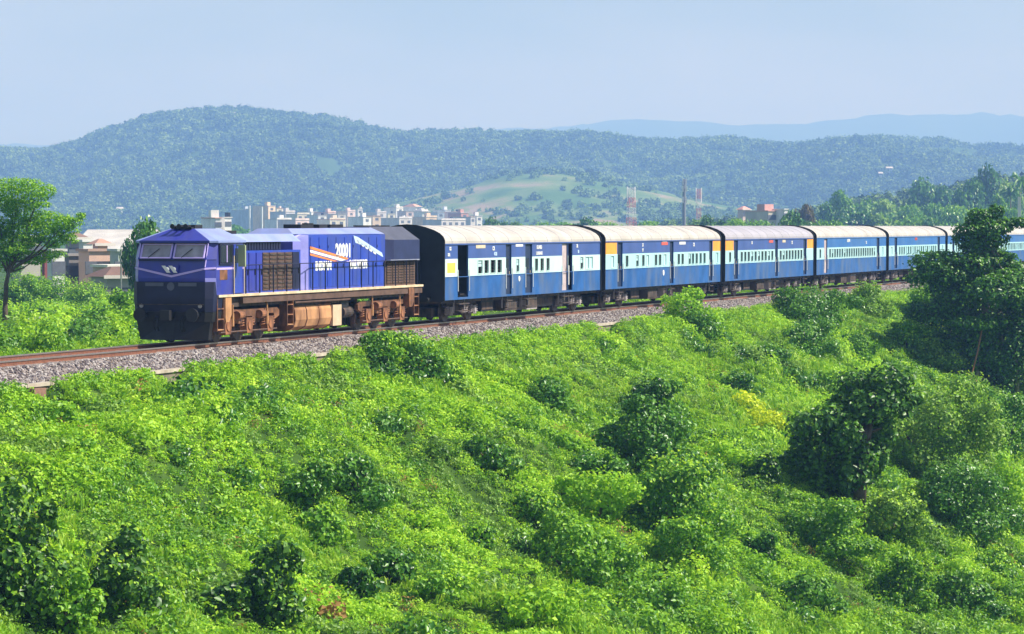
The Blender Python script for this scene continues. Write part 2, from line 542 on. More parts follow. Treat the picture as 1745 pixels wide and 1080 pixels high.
def tuft_mesh(name, n, rad, hgt, m, seed):
    r = np.random.default_rng(seed)
    V = []; T = []; tint = []
    for i in range(n):
        an = r.uniform(0, 6.28); rr = rad * r.random() ** 0.7
        bx_, by_ = math.cos(an) * rr, math.sin(an) * rr
        an2 = r.uniform(0, 6.28); ln = hgt * r.uniform(0.5, 1.2); out = r.uniform(0.2, 0.9) * ln
        w = 0.022
        ox, oy = math.cos(an2), math.sin(an2)
        b = len(V)
        V += [(bx_ - oy * w, by_ + ox * w, 0), (bx_ + oy * w, by_ - ox * w, 0),
              (bx_ + ox * out * .4 + oy * w, by_ + oy * out * .4 - ox * w, ln * .7), (bx_ + ox * out * .4 - oy * w, by_ + oy * out * .4 + ox * w, ln * .7),
              (bx_ + ox * out, by_ + oy * out, ln * .9)]
        T += [(b, b + 1, b + 2, b + 3), (b + 3, b + 2, b + 4)]
        tint += [r.random()] * 5
    me = bpy.data.meshes.new(name); me.from_pydata(V, [], T)
    a_ = me.attributes.new('tint', 'FLOAT', 'POINT'); a_.data.foreach_set('value', np.array(tint, np.float32))
    me.materials.append(m)
    return me

def scatter(name, P, rot, scl, idx, protos, label=None, cat=None):
    """One stuff object: proto meshes instanced on the points by geometry nodes."""
    pc = bpy.data.collections.new(name + '_source')
    for k, me in enumerate(protos):
        pc.objects.link(bpy.data.objects.new('%s_source_%02d' % (name, k), me))
    me = bpy.data.meshes.new(name)
    me.vertices.add(len(P)); me.vertices.foreach_set('co', np.asarray(P, float).ravel())
    a_ = me.attributes.new('rot', 'FLOAT_VECTOR', 'POINT'); a_.data.foreach_set('vector', np.asarray(rot, np.float32).ravel())
    a_ = me.attributes.new('scl', 'FLOAT', 'POINT'); a_.data.foreach_set('value', np.asarray(scl, np.float32))
    a_ = me.attributes.new('idx', 'INT', 'POINT'); a_.data.foreach_set('value', np.asarray(idx, np.int32))
    o = link(name, me)
    ng = bpy.data.node_groups.new(name, 'GeometryNodeTree')
    ng.interface.new_socket('Geometry', in_out='INPUT', socket_type='NodeSocketGeometry')
    ng.interface.new_socket('Geometry', in_out='OUTPUT', socket_type='NodeSocketGeometry')
    n = ng.nodes; l = ng.links
    gi = n.new('NodeGroupInput'); go = n.new('NodeGroupOutput')
    ci = n.new('GeometryNodeCollectionInfo')
    ci.inputs['Collection'].default_value = pc
    ci.inputs['Separate Children'].default_value = True
    ci.inputs['Reset Children'].default_value = True
    ip = n.new('GeometryNodeInstanceOnPoints')
    ip.inputs['Pick Instance'].default_value = True
    def na(nm, ty):
        q = n.new('GeometryNodeInputNamedAttribute'); q.data_type = ty; q.inputs['Name'].default_value = nm
        return q.outputs['Attribute']
    l.new(gi.outputs[0], ip.inputs['Points'])
    l.new(ci.outputs[0], ip.inputs['Instance'])
    l.new(na('idx', 'INT'), ip.inputs['Instance Index'])
    e2r = n.new('FunctionNodeEulerToRotation')
    l.new(na('rot', 'FLOAT_VECTOR'), e2r.inputs[0])
    l.new(e2r.outputs[0], ip.inputs['Rotation'])
    l.new(na('scl', 'FLOAT'), ip.inputs['Scale'])
    l.new(ip.outputs[0], go.inputs[0])
    md = o.modifiers.new('scatter', 'NODES'); md.node_group = ng
    tag(o, label, cat, kind='stuff')
    return o

def in_view(X, Y, z, mx=150, bottom=1200):
    px = 872 + F * X / Y; py = 386 + F * (4 - z) / Y
    return (Y > 45) & (px > -mx) & (px < 1745 + mx) & (py < bottom)

def cover_points(d0, d1, a0, a1, dens, mx=150):
    n = int((d1 - d0) * (a1 - a0) * dens)
    d = rng.uniform(d0, d1, n); a = rng.uniform(a0, a1, n)
    X, Y = W(d, a)
    z = ground_da(d, a)
    k = in_view(X, Y, z, mx)
    return X[k], Y[k], z[k], d[k], a[k]

# leafy creepers and grass on the embankment
X, Y, z, d, a = cover_points(2, 39.7, 45, 262, 17.0)
n = len(X)
e_ = 40 - d
rot = np.stack([rng.normal(0, .25, n) - 0.0, rng.normal(0, .25, n), rng.uniform(0, 6.28, n)], 1)
sc = rng.uniform(0.7, 1.35, n) * (0.75 + 0.35 * (vnoise(d, a, 2.2, 9) + .5)) * np.where(e_ < 1.2, 0.6, 1)
gr = vnoise(d, a, 5.0, 12) + rng.normal(0, .45, n)
idx = np.where(gr > 0.62, rng.integers(5, 7, n), np.where((rng.random(n) < .55) | (vnoise(d, a, 3.2, 41) > .1), rng.integers(0, 4, n), 4))
protos = [clump_mesh('c', 50, 0.32, 0.28, 0.085, LM_cover, 1), clump_mesh('c', 54, 0.34, 0.24, 0.08, LM_cover, 2),
          clump_mesh('c', 34, 0.30, 0.34, 0.12, LM_cover, 3), clump_mesh('c', 50, 0.32, 0.26, 0.09, LM_cover, 4),
          clump_mesh('c', 40, 0.30, 0.36, 0.11, LM_mid, 5),
          tuft_mesh('t', 34, 0.28, 0.36, LM_grass, 6), tuft_mesh('t', 38, 0.3, 0.28, LM_grass, 7)]
u_ = rng.random(n); k_ = vnoise(d, a, 2.6, 51)
cov_idx = np.where((k_ > .45) & (u_ < .5), 7, np.where((vnoise(d, a, 1.6, 52) > .62) & (u_ < .25), 8, idx))
protos.append(clump_mesh('c', 40, 0.30, 0.34, 0.10, LM_pale, 15)); protos.append(clump_mesh('c', 16, 0.26, 0.40, 0.10, LM_dry, 16, aspect=.4))
scatter('ground_cover', np.stack([X, Y, z], 1), rot, sc, cov_idx, protos)
print('cover', n)
X, Y, z, d, a = cover_points(38.6, 39.95, 45, 262, 16.0)
n = len(X)
scatter('wall_foot_creepers', np.stack([X, Y, z], 1), np.stack([rng.normal(0, .3, n), rng.normal(0, .3, n), rng.uniform(0, 6.28, n)], 1),
        rng.uniform(.5, 1.1, n), rng.integers(0, 5, n), protos)

# low shrubby undergrowth, thicker towards the foot of the slope and to the right
X, Y, z, d, a = cover_points(2, 39.0, 45, 262, 1.5)
e_ = 40 - d
k = vnoise(d, a, 4.5, 21) + 0.5 * vnoise(d, a, 1.8, 22) + 0.95 * smooth((e_ - 9) / 14) + 0.55 * smooth((a - 105) / 50) + rng.normal(0, .25, len(d)) > 0.92
X, Y, z, d, a = X[k], Y[k], z[k], d[k], a[k]
n = len(X)
rot = np.stack([rng.normal(0, .2, n), rng.normal(0, .2, n), rng.uniform(0, 6.28, n)], 1)
protos2 = [clump_mesh('s', 260, .60, .75, .13, LM_mid, 61), clump_mesh('s', 240, .75, .60, .14, LM_cover, 62), clump_mesh('s', 280, .55, .95, .12, LM_cover, 63), clump_mesh('s', 220, .65, .7, .16, LM_dark, 64), clump_mesh('s', 260, .6, .6, .13, LM_pale, 65)]
pick = np.clip(((vnoise(d, a, 6, 23) + 1) / 2 * 5 + rng.normal(0, .9, n)).astype(int), 0, 4)
scatter('undergrowth', np.stack([X, Y, z], 1), rot, rng.uniform(.6, 1.35, n), pick, protos2)
print('undergrowth', n)

# weeds on the flat land behind the track
X, Y, z, d, a = cover_points(47.6, 125, 60, 330, 2.4)
k = (872 + F * X / Y < 420) | (rng.random(len(X)) < .25)
X, Y, z, d, a = X[k], Y[k], z[k], d[k], a[k]
n = len(X)
rot = np.stack([rng.normal(0, .2, n), rng.normal(0, .2, n), rng.uniform(0, 6.28, n)], 1)
sc = rng.uniform(0.8, 1.5, n) * (1 + 0.5 * vnoise(d, a, 6, 9)) * np.where(d < 50, .5, 1)
idx = np.where(rng.random(n) < .14 * smooth((d - 50) / 6) * (1 + vnoise(d, a, 5, 31)), rng.integers(9, 14, n), np.where(rng.random(n) < .2, rng.integers(5, 7, n), rng.integers(0, 5, n)))
scatter('field_weeds', np.stack([X, Y, z], 1), rot, sc, idx, protos + protos2)

# forest covering the hills
def crown_proto(seed, w=5.0, h=7.0, leaf=1.7, n=110, m=None):
    r = random.Random(seed)
    L = bush_lobes(w * 1.6, h, w * 1.6, 5, seed)
    P, N = lobes_cloud(L, n / 260.0, 0.1, seed)
    return leaves_mesh('crown', P, N, leaf, m or LM_far, aspect=0.9, droop=0.1, r=np.random.default_rng(seed))

crowns = [crown_proto(50 + i, *q) for i, q in enumerate([(5, 8, 1.8, 120), (6, 7, 1.9, 120), (4, 10, 1.6, 120), (6.5, 9, 2.0, 120)])]

def forest(name, XX, V, count, keep, s0, s1, protos=crowns):
    nr, nc = XX.shape
    VV = V.reshape(nr, nc, 3)
    fi = rng.uniform(0, nr - 1.001, count); fj = rng.uniform(0, nc - 1.001, count)
    i = fi.astype(int); j = fj.astype(int); u = (fi - i)[:, None]; v = (fj - j)[:, None]
    P = (VV[i, j] * (1 - v) + VV[i, j + 1] * v) * (1 - u) + (VV[i + 1, j] * (1 - v) + VV[i + 1, j + 1] * v) * u
    k = keep(P) & (P[:, 2] > -3) & (np.abs(P[:, 0] / P[:, 1]) < 0.21)
    P = P[k]; n = len(P)
    rot = np.stack([np.zeros(n), np.zeros(n), rng.uniform(0, 6.28, n)], 1)
    P[:, 2] -= 1.0
    scatter(name, P, rot, rng.uniform(s0, s1, n), rng.integers(0, len(protos), n), protos)
    print(name, n)

forest('hill_forest', X1, V1, 85000, lambda P: (vnoise(P[:, 0], P[:, 1], 130, 4) + .5 * vnoise(P[:, 0], P[:, 1], 45, 5) + rng.normal(0, .2, len(P)) > -0.50) & (P[:, 1] < 3800), 0.75, 1.6)
forest('spur_trees', X3, V3, 5200, lambda P: vnoise(P[:, 0], P[:, 1], 45, 8) + rng.normal(0, .25, len(P)) > 0.10, 0.4, 1.0)
forest('rise_scrub', X4, V4, 5000, lambda P: P[:, 1] < 1400, 0.45, 1.0)

# ---------------------------------------------------------------- haze
hb = MB().box(-3900, 3900, -60, 10400, -16, 380)
haze = hb.build('haze', bpy.data.materials.new('haze_air'))
hm = haze.data.materials[0]; hm.use_nodes = True
hm.node_tree.nodes.clear()
ho = hm.node_tree.nodes.new('ShaderNodeOutputMaterial')
hv = hm.node_tree.nodes.new('ShaderNodeVolumePrincipled')
hv.inputs['Color'].default_value = (0.25, 0.46, 1.0, 1)
hv.inputs['Absorption Color'].default_value = (0.62, 0.50, 1, 1)
hv.inputs['Density'].default_value = 3.3e-4
hv.inputs['Anisotropy'].default_value = 0.0
hm.node_tree.links.new(hv.outputs[0], ho.inputs['Volume'])
tag(haze, kind='stuff')


# ---------------------------------------------------------------- track, ballast, retaining wall
M_ballast = mat('ballast_stone', (0.26, 0.235, 0.225), 0.95, var=0.35, scale=9, bump=0.8, dirt=(0.20, 0.12, 0.08), dirt_amt=0.5)
M_rail = mat('rusty_rail', (0.20, 0.085, 0.05), 0.65, metal=0.2, var=0.3, scale=12)
M_railhead = mat('rail_head', (0.42, 0.36, 0.33), 0.35, metal=0.8, var=0.1, scale=12)
M_sleeper = mat('concrete_sleeper', (0.30, 0.24, 0.20), 0.9, var=0.2, scale=6)
M_concrete = mat('wall_concrete', (0.20, 0.165, 0.13), 0.9, var=0.25, scale=2.5, bump=0.4, dirt=(0.13, 0.12, 0.08), dirt_amt=0.7)
M_brick = mat('wall_brick', (0.24, 0.13, 0.095), 0.9, var=0.3, scale=5, dirt=(0.10, 0.08, 0.06), dirt_amt=0.6)
A0, A1 = 40.0, 276.0
NA = int((A1 - A0) / 0.25)
prof = [(40.15, -0.62), (40.22, -0.50), (40.9, -0.46), (41.55, -0.33), (41.95, -0.20), (42.2, -0.17), (43.5, -0.18), (44.8, -0.17), (45.05, -0.20), (46.0, -0.45), (47.3, -0.85)]
av = np.linspace(A0, A1, NA); pv = np.array(prof)
AA, PD = np.meshgrid(av, pv[:, 0]); PZ = np.repeat(pv[:, 1][:, None], NA, 1)
jit = rng.normal(0, 0.022, PZ.shape); jit[0] = 0
BX, BY = W(PD + rng.normal(0, 0.02, PD.shape), AA)
ii = (np.arange(len(prof) - 1)[:, None] * NA + np.arange(NA - 1)[None]).ravel()
Q = np.stack([ii, ii + 1, ii + NA + 1, ii + NA], 1)
bl = link('ballast_bed', grid_mesh('ballast_bed', np.stack([BX, BY, PZ + jit], -1).reshape(-1, 3), Q, M_ballast))
tag(bl, kind='structure')
n = 26000
da_ = np.concatenate([rng.uniform(40.25, 42.15, n), rng.uniform(45.0, 47.0, n // 4)]); ab_ = np.concatenate([rng.uniform(60, 215, n), rng.uniform(60, 130, n // 4)])
zb = np.interp(da_, pv[:, 0], pv[:, 1]); sx, sy = W(da_, ab_)
def stone(b):
    r = random.Random(len(b.v) + 3)
    b.loft([[(math.cos(t) * q, math.sin(t) * q * .8, zz) for t in (0, 1.3, 2.4, 3.8, 5.1)] for q, zz in ((.02, -.03), (.05, 0), (.032, .035))])
m1 = MB(); stone(m1); st = m1.mesh('stone', M_ballast)
M_st2 = mat('pale_stone', (0.40, 0.365, 0.35), 0.95, var=0.25, scale=9); M_st3 = mat('dark_stone', (0.13, 0.11, 0.12), 0.95, var=0.25, scale=9)
m2 = MB(); stone(m2); m3 = MB(); stone(m3)
scatter('ballast_stones', np.stack([sx, sy, zb + .015], 1), rng.uniform(0, 6.28, (len(sx), 3)), rng.uniform(0.7, 1.5, len(sx)),
        rng.integers(0, 3, len(sx)), [st, m2.mesh('stone', M_st2), m3.mesh('stone', M_st3)])

tr = empty('railway_track', (*W(DC, A0), 0), ROT)
tag(tr, kind='structure')
L = A1 - A0
for s in (-1, 1):
    y = s * 0.838
    b = MB()
    b.prism([(y - .07, -.16), (y + .07, -.16), (y + .065, -.145), (y + .012, -.13), (y + .012, -.04), (y - .012, -.04), (y - .012, -.13), (y - .065, -.145)], 0, L)
    rl = b.build('rail', M_rail, tr)
    bx('rail_head', rl, M_railhead, 0, L, y - .036, y + .036, -.045, 0)
def sleeper(b):
    b.prism([(-.13, -.30), (.13, -.30), (.105, -.155), (-.105, -.155)], -1.37, 1.37, 'y')
CN = 0
for k in range(int(L / 0.65)):
    x = 20 + k * .65
    if x < 20 + 0.65 * 150:
        part('sleeper', 'sleeper', sleeper, M_sleeper, tr, (x, 0, 0))
b = MB()
x = 20 + .65 * 150
while x < L:
    b.prism([(x - .13, -.30), (x + .13, -.30), (x + .105, -.155), (x - .105, -.155)], -1.37, 1.37, 'y'); x += .65
tag(b.build('far_sleepers', M_sleeper, tr), kind='stuff')

rw = empty('retaining_wall', (*W(40.1, 56), 0), ROT)
tag(rw, 'low concrete retaining wall with a pale coping holding the ballast above the green slope', 'retaining wall')
def panel(b): b.box(0.0, 5.985, -.10, .10, -1.45, -.565)
def coping(b): b.box(0.0, 5.97, -.16, .12, -.565, -.47)
def pier(b): b.box(-.35, .35, -.34, -.105, -1.7, -.60)
M_coping = mat('coping_concrete', (0.50, 0.44, 0.36), 0.9, var=0.2, scale=2.5, dirt=(0.25, 0.2, 0.14), dirt_amt=.6)
for k in range(31):
    part('panel', 'rwpanel', panel, M_concrete, rw, (k * 6.0, 0, 0))
    part('coping', 'rwcoping', coping, M_coping, rw, (k * 6.0, 0, 0))
for xx in (18.4,):
    part('brick_pier', 'rwpier', pier, M_brick, rw, (xx, 0, 0))

# ---------------------------------------------------------------- train materials
M_blue = mat('loco_blue', (0.030, 0.040, 0.36), 0.38, var=0.15, scale=1.6, dirt=(0.07, 0.07, 0.18), dirt_amt=0.5, coat=0.3)
M_blue_side = mat('loco_side_blue', (0.020, 0.055, 0.44), 0.38, var=0.15, scale=1.6, dirt=(0.06, 0.08, 0.24), dirt_amt=0.5, coat=0.3)
M_roofblue = mat('loco_roof_lit_blue', (0.24, 0.30, 0.58), 0.5, var=0.15, scale=1.0, dirt=(0.25, 0.24, 0.35), dirt_amt=0.6)  # paler than the body: bright sky reflection put into the roof colour
M_navy = mat('loco_navy', (0.010, 0.012, 0.045), 0.5, var=0.3, scale=2)
M_black = mat('black_metal', (0.012, 0.012, 0.014), 0.6, var=0.4, scale=3)
M_under = mat('underframe_grime', (0.045, 0.036, 0.032), 0.85, var=0.5, scale=4, dirt=(0.16, 0.10, 0.07), dirt_amt=0.6)
M_rust = mat('orange_dust', (0.27, 0.115, 0.055), 0.9, var=0.5, scale=2.5, dirt=(0.05, 0.03, 0.025), dirt_amt=0.95)
M_tan = mat('tan_tank', (0.50, 0.26, 0.12), 0.85, var=0.2, scale=1.8, dirt=(0.14, 0.065, 0.035), dirt_amt=0.8)
M_bogie = mat('bogie_frame', (0.20, 0.09, 0.045), 0.9, var=0.5, scale=2.5, dirt=(0.03, 0.02, 0.018), dirt_amt=0.95)
M_brown = mat('brown_grille', (0.11, 0.065, 0.05), 0.8, var=0.3, scale=3)
M_cream = mat('cream_edge', (0.72, 0.58, 0.40), 0.6, var=0.15, scale=3, dirt=(0.4, 0.25, 0.12), dirt_amt=0.5)
M_lav = mat('lavender_stripe', (0.52, 0.42, 0.85), 0.5, var=0.08)
M_white = mat('white_paint', (0.80, 0.80, 0.80), 0.5, var=0.04)
M_ltblue = mat('light_blue_paint', (0.50, 0.66, 0.92), 0.5, var=0.05)
M_orange = mat('orange_stripe', (0.75, 0.25, 0.07), 0.5, var=0.1)
M_glass = mat('cab_glass', (0.34, 0.31, 0.34), 0.15, var=0.35, scale=2.2, spec=0.8)  # reflection painted in as a pale grey base colour
M_darkglass = mat('dark_window', (0.01, 0.013, 0.02), 0.15, var=0.3, spec=0.7)
M_radgrey = mat('radiator_navy', (0.022, 0.03, 0.10), 0.5, var=0.2, scale=2)
M_radtop = mat('radiator_roof', (0.07, 0.075, 0.11), 0.55, var=0.2, scale=2)
M_wheel = mat('wheel_steel', (0.10, 0.075, 0.06), 0.6, metal=0.3, var=0.4, scale=5)
M_olive = mat('olive_frame', (0.32, 0.38, 0.22), 0.5, var=0.1)
M_plate = mat('number_plate', (0.10, 0.11, 0.16), 0.6, var=0.1)

def text_part(body, parent, m, x, y, z, size, name='lettering', shear=0.0, ex=0.006, bold=0.0, front=False, sx=1.0):
    cu = bpy.data.curves.new('lettering', 'FONT')
    cu.body = body; cu.size = size; cu.extrude = ex; cu.shear = shear; cu.offset = bold; cu.resolution_u = 2
    cu.align_x = 'LEFT'
    tmp = bpy.data.objects.new('tmp', cu)
    me = bpy.data.meshes.new_from_object(tmp)
    bpy.data.objects.remove(tmp)
    me.materials.clear(); me.materials.append(m)
    me.transform(Matrix.Diagonal((sx, 1, 1, 1)))
    me.transform(Matrix.Rotation(R(90), 4, 'X'))
    if front: me.transform(Matrix.Rotation(R(-90), 4, 'Z'))
    return link(name, me, parent, (x, y, z))

def yplate(name, parent, m, pts, y, t=0.008):
    """flat outlined plate on the near side: pts (x,z), outward is -y"""
    return MB().prism(pts, y - t, y, 'y').build(name, m, parent)

def wheel_fn(r):
    def fn(b):
        n = 24
        rings = []
        for y, rr in ((-.07, r * .55), (-.045, r * .60), (-.06, r * .9), (-.06, r), (.04, r), (.07, r + .03), (.075, r * .9), (.03, r * .5)):
            rings.append([(math.cos(2 * math.pi * i / n) * rr, y, math.sin(2 * math.pi * i / n) * rr) for i in range(n)])
        b.loft(rings)
        b.tube([(0, -.12, 0), (0, .08, 0)], .10, 10)
    return fn

def spring(b):
    pts = [(math.cos(t) * .09, math.sin(t) * .09, -.17 + .34 * t / (2 * math.pi * 4)) for t in np.linspace(0, 2 * math.pi * 4, 40)]
    b.tube(pts, .022, 5)

# ---------------------------------------------------------------- locomotive
loco = empty('diesel_locomotive', (*W(DC, 90.8), 0), ROT)
tag(loco, 'blue and black diesel locomotive with a white number and orange stripes, heading the train', 'locomotive')
HW = 1.52
# underframe deck and side sills
bx('underframe', loco, M_under, 0.6, 20.2, -1.35, 1.35, 1.22, 1.58)
for s in (-1, 1):
    bx('side_sill', loco, M_brown, 2.6, 20.2, *sorted((s * 1.36, s * 1.50)), 1.33, 1.58)
    bx('walkway_edge', loco, M_cream, 0.5, 20.2, *sorted((s * 1.2, s * 1.55)), 1.583, 1.665)
M_chamf = mat('sunlit_chamfer', (0.30, 0.30, 0.74), 0.4, var=.1)  # sunlight on the corner chamfers painted in as a paler blue
# cab: plan outline with chamfered front corners
plan = lambda w, c, x0: [(x0, -(w - c)), (x0 + c * 1.25, -w), (2.62, -w), (2.62, w), (x0 + c * 1.25, w), (x0, w - c)]
def ring(w, c, x0, z): return [(p[0], p[1], z) for p in plan(w, c, x0)]
cb = MB()
cb.loft([ring(1.50, .26, .10, 1.67), ring(1.52, .26, .0, 2.25), ring(1.52, .26, 0.05, 2.88)])
cabin = cb.build('cab', [M_blue, M_chamf], loco)
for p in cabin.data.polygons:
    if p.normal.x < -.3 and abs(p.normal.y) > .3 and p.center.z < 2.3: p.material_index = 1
cb = MB()   # window storey, slightly raked
cb.loft([ring(1.52, .24, .05, 2.882), ring(1.50, .22, .30, 3.45)])
cu_ = cb.build('cab_upper', M_blue, loco)
cb = MB()   # roof with hipped front
zr, ze = 3.93, 3.452
a1_ = [(.24, -1.32), (.44, -1.56), (2.72, -1.56), (2.72, 1.56), (.44, 1.56), (.24, 1.32)]
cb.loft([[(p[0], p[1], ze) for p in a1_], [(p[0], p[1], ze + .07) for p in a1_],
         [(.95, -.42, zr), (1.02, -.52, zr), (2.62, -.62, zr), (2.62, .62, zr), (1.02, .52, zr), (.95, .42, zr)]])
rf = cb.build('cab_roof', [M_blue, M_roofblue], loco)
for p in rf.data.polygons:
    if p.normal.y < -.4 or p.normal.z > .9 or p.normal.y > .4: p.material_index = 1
# windscreen panes: raked quads with frame
def wscreen(y0, y1):
    zb_, zt_ = 2.93, 3.40
    fx = lambda z: .05 + (z - 2.882) / .568 * .25
    g_ = MB()
    g_.loft([[(fx(zb_) - .012, y0, zb_), (fx(zb_) - .012, y1, zb_), (fx(zt_) - .012, y1, zt_), (fx(zt_) - .012, y0, zt_)],
             [(fx(zb_) + .03, y0, zb_), (fx(zb_) + .03, y1, zb_), (fx(zt_) + .03, y1, zt_), (fx(zt_) + .03, y0, zt_)]])
    o = g_.build('windscreen', M_glass, loco)
    b = MB(); q = .035
    for (ya, za, yb, zb2) in ((y0, zb_, y1, zb_), (y0, zt_, y1, zt_), (y0, zb_, y0, zt_), (y1, zb_, y1, zt_)):
        b.tube([(fx(za) - .03, ya, za), (fx(zb2) - .03, yb, zb2)], q, 6)
    b.build('frame', M_lav, o)
    b = MB(); ym = (y0 + y1) / 2
    b.tube([(fx(zb_) - .06, ym + .25, zb_ + .02), (fx(3.25) - .05, ym - .1, 3.25)], .014, 5)
    b.build('wiper', M_black, o)
wscreen(-1.18, -.06); wscreen(.06, 1.18)
bx('sun_visor', loco, M_navy, .16, .34, -1.25, 1.25, 3.425, 3.452)
bx('nose_ledge', loco, M_navy, -.03, .06, -1.22, 1.22, 2.83, 2.885)
# nose: dark lower fascia down to the plough
cb = MB()
r_ = lambda w, c, x0, z: [(x0, -(w - c), z), (x0 + c, -w, z), (.9, -w, z), (.9, w, z), (x0 + c, w, z), (x0, w - c, z)]
cb.loft([r_(1.50, .22, -.03, 2.12), r_(1.50, .22, -.06, 1.55), r_(1.46, .2, -.02, 1.10)])
cb.build('front_fascia', M_navy, loco)
cb = MB()
cb.loft([r_(1.46, .2, -.01, 1.09), r_(1.42, .2, .02, .75)])
cb.build('buffer_beam', M_black, loco)
cb = MB()
cb.loft([[(-.20, -.15, .13), (.20, -1.28, .13), (.45, -1.28, .13), (.05, 0, .13), (.45, 1.28, .13), (.20, 1.28, .13), (-.20, .15, .13)],
         [(-.05, -.15, .76), (.15, -1.38, .76), (.40, -1.38, .76), (.15, 0, .76), (.40, 1.38, .76), (.15, 1.38, .76), (-.05, .15, .76)]])
cb.build('snow_plough', M_black, loco)
for s in (-1, 1):
    b = MB(); b.tube([(.05, s * .98, 1.0), (-.42, s * .98, 1.0)], .09, 12); b.tube([(-.42, s * .98, 1.0), (-.48, s * .98, 1.0)], .23, 18)
    b.build('buffer', M_black, loco)
b = MB(); b.box(-.45, .05, -.12, .12, .88, 1.10); b.box(-.60, -.42, -.20, .16, .82, 1.16)
b.build('coupler', M_black, loco)
for yy in (-.55, -.42, .42, .55):
    b = MB(); b.tube([(-.05, yy, .95), (-.2, yy, .8), (-.22, yy, .55), (-.1, yy, .45)], .028, 6); b.build('air_hose', M_black, loco)
# V stripe round the nose, continuing on the cab side
def vstripe():
    b = MB()
    for s in (-1, 1):
        pass
        p = [(0, 2.30), (s * 1.24, 2.56)]
        x_ = -.012
        b.loft([[(x_, p[0][0], 2.27), (x_, p[0][0], 2.345), (.03, p[0][0], 2.345), (.03, p[0][0], 2.27)],
                [(x_, p[1][0], 2.535), (x_, p[1][0], 2.60), (.03, p[1][0], 2.60), (.03, p[1][0], 2.535)]])
        c = [(x_, s * 1.24), (x_ + .325, s * 1.532)]
        b.loft([[(c[0][0], c[0][1], 2.535), (c[0][0], c[0][1], 2.60), (c[0][0] + .03, c[0][1] - s * .03, 2.60), (c[0][0] + .03, c[0][1] - s * .03, 2.535)],
                [(c[1][0], c[1][1], 2.56), (c[1][0], c[1][1], 2.62), (c[1][0] + .03, c[1][1] - s * .03, 2.62), (c[1][0] + .03, c[1][1] - s * .03, 2.56)]])
    return b.build('nose_stripe', M_lav, loco)
vstripe()
for s in (-1, 1):
    b = MB(); b.tube([(-.0, s * 1.26, 2.62), (.24, s * 1.27, 3.42)], .022, 5); b.build('corner_stripe', M_lav, loco)
# twin headlamp
M_lamp = mat('lamp_lens', (0.75, 0.75, 0.72), 0.2, var=0.05, emit=((1, .97, .9), 0.25))
hl = bx('headlight_housing', loco, M_blue, -.05, .02, -.28, .28, 2.42, 2.68)
for yy in (-.125, .125):
    b = MB(); b.tube([(-.055, yy, 2.55), (-.075, yy, 2.55)], .075, 16); b.build('headlight', M_lamp, hl)
for y0 in (.16, -.10):
    b = MB(); b.loft([[(x_, y0 + .17, 2.67), (x_, y0 + .03, 2.67), (x_, y0 - .17, 2.43), (x_, y0 - .03, 2.43)] for x_ in (-.094, -.086)]); b.build('reflector', M_white, hl)
for yy in (-.62, .62):
    bx('number_board', loco, M_plate, -.055, -.02, yy - .34, yy + .34, 1.97, 2.09)
b = MB(); b.tube([(-.04, 0, 1.96), (-.065, 0, 1.96)], .14, 16); b.build('emblem', M_plate, loco)
for yy in (-1.1, 1.1):
    b = MB(); b.tube([(-.05, yy, 1.30), (-.09, yy, 1.30)], .07, 12); b.build('marker_light', mat('marker_lens', (.45, .40, .38), .3), loco)
b = MB(); b.tube([(-.14, -1.25, 1.35), (-.14, 1.25, 1.35)], .018, 6)
for yy in (-1.2, 0, 1.2): b.tube([(-.14, yy, 1.35), (-.03, yy, 1.35)], .014, 5)
b.build('handrail', M_under, loco)
# horns and antenna on the cab roof
b = MB()
for yy in (-.25, 0, .25):
    b.tube([(1.0, yy, zr + .08), (.75, yy, zr + .08), (.6, yy, zr + .08)], [.03, .035, .09], 8)
b.box(.85, 1.05, -.35, .35, zr, zr + .05)
b.build('horn', M_black, loco)
b = MB(); b.box(1.3, 1.9, -.28, .28, zr, zr + .13); b.build('roof_box', M_black, loco)
# cab side: window, door
for s in (-1, 1):
    yo = s * 1.52
    f = MB()
    f.box(.55, 1.62, *sorted((yo, yo + s * .05)), 2.70, 3.42)
    f.build('side_window_frame', M_navy, loco)
    bx('side_window', loco, M_darkglass, .62, 1.55, *sorted((yo + s * .052, yo + s * .058)), 2.78, 3.36)
    bx('side_window_post', loco, M_lav, 1.05, 1.10, *sorted((yo + s * .058, yo + s * .075)), 2.78, 3.36)
    d_ = bx('cab_door', loco, M_blue_side, 1.75, 2.45, *sorted((yo, yo + s * .02)), 1.70, 3.38)
    bx('window', d_, M_darkglass, 1.85, 2.35, *sorted((yo + s * .02, yo + s * .03)), 2.75, 3.25)
    for hx in (1.68, 2.52):
        part('handrail', 'hrail', lambda q: q.tube([(0, 0, 0), (0, 0, 1.3)], .02, 6), M_cream, loco, (hx, yo + s * .06, 1.7))
    mr = MB(); mr.box(1.95, 2.0, *sorted((yo, yo + s * .32)), 3.33, 3.38); mr.box(1.93, 2.02, *sorted((yo + s * .10, yo + s * .36)), 2.62, 3.36)
    mr.build('wing_mirror', M_olive, loco)
    bx('name_patch', loco, M_rust, .62, 1.25, *sorted((yo, yo + s * .006)), 2.18, 2.52)
    bx('side_stripe', loco, M_lav, .36, 2.6, *sorted((yo, yo + s * .008)), 2.53, 2.60)
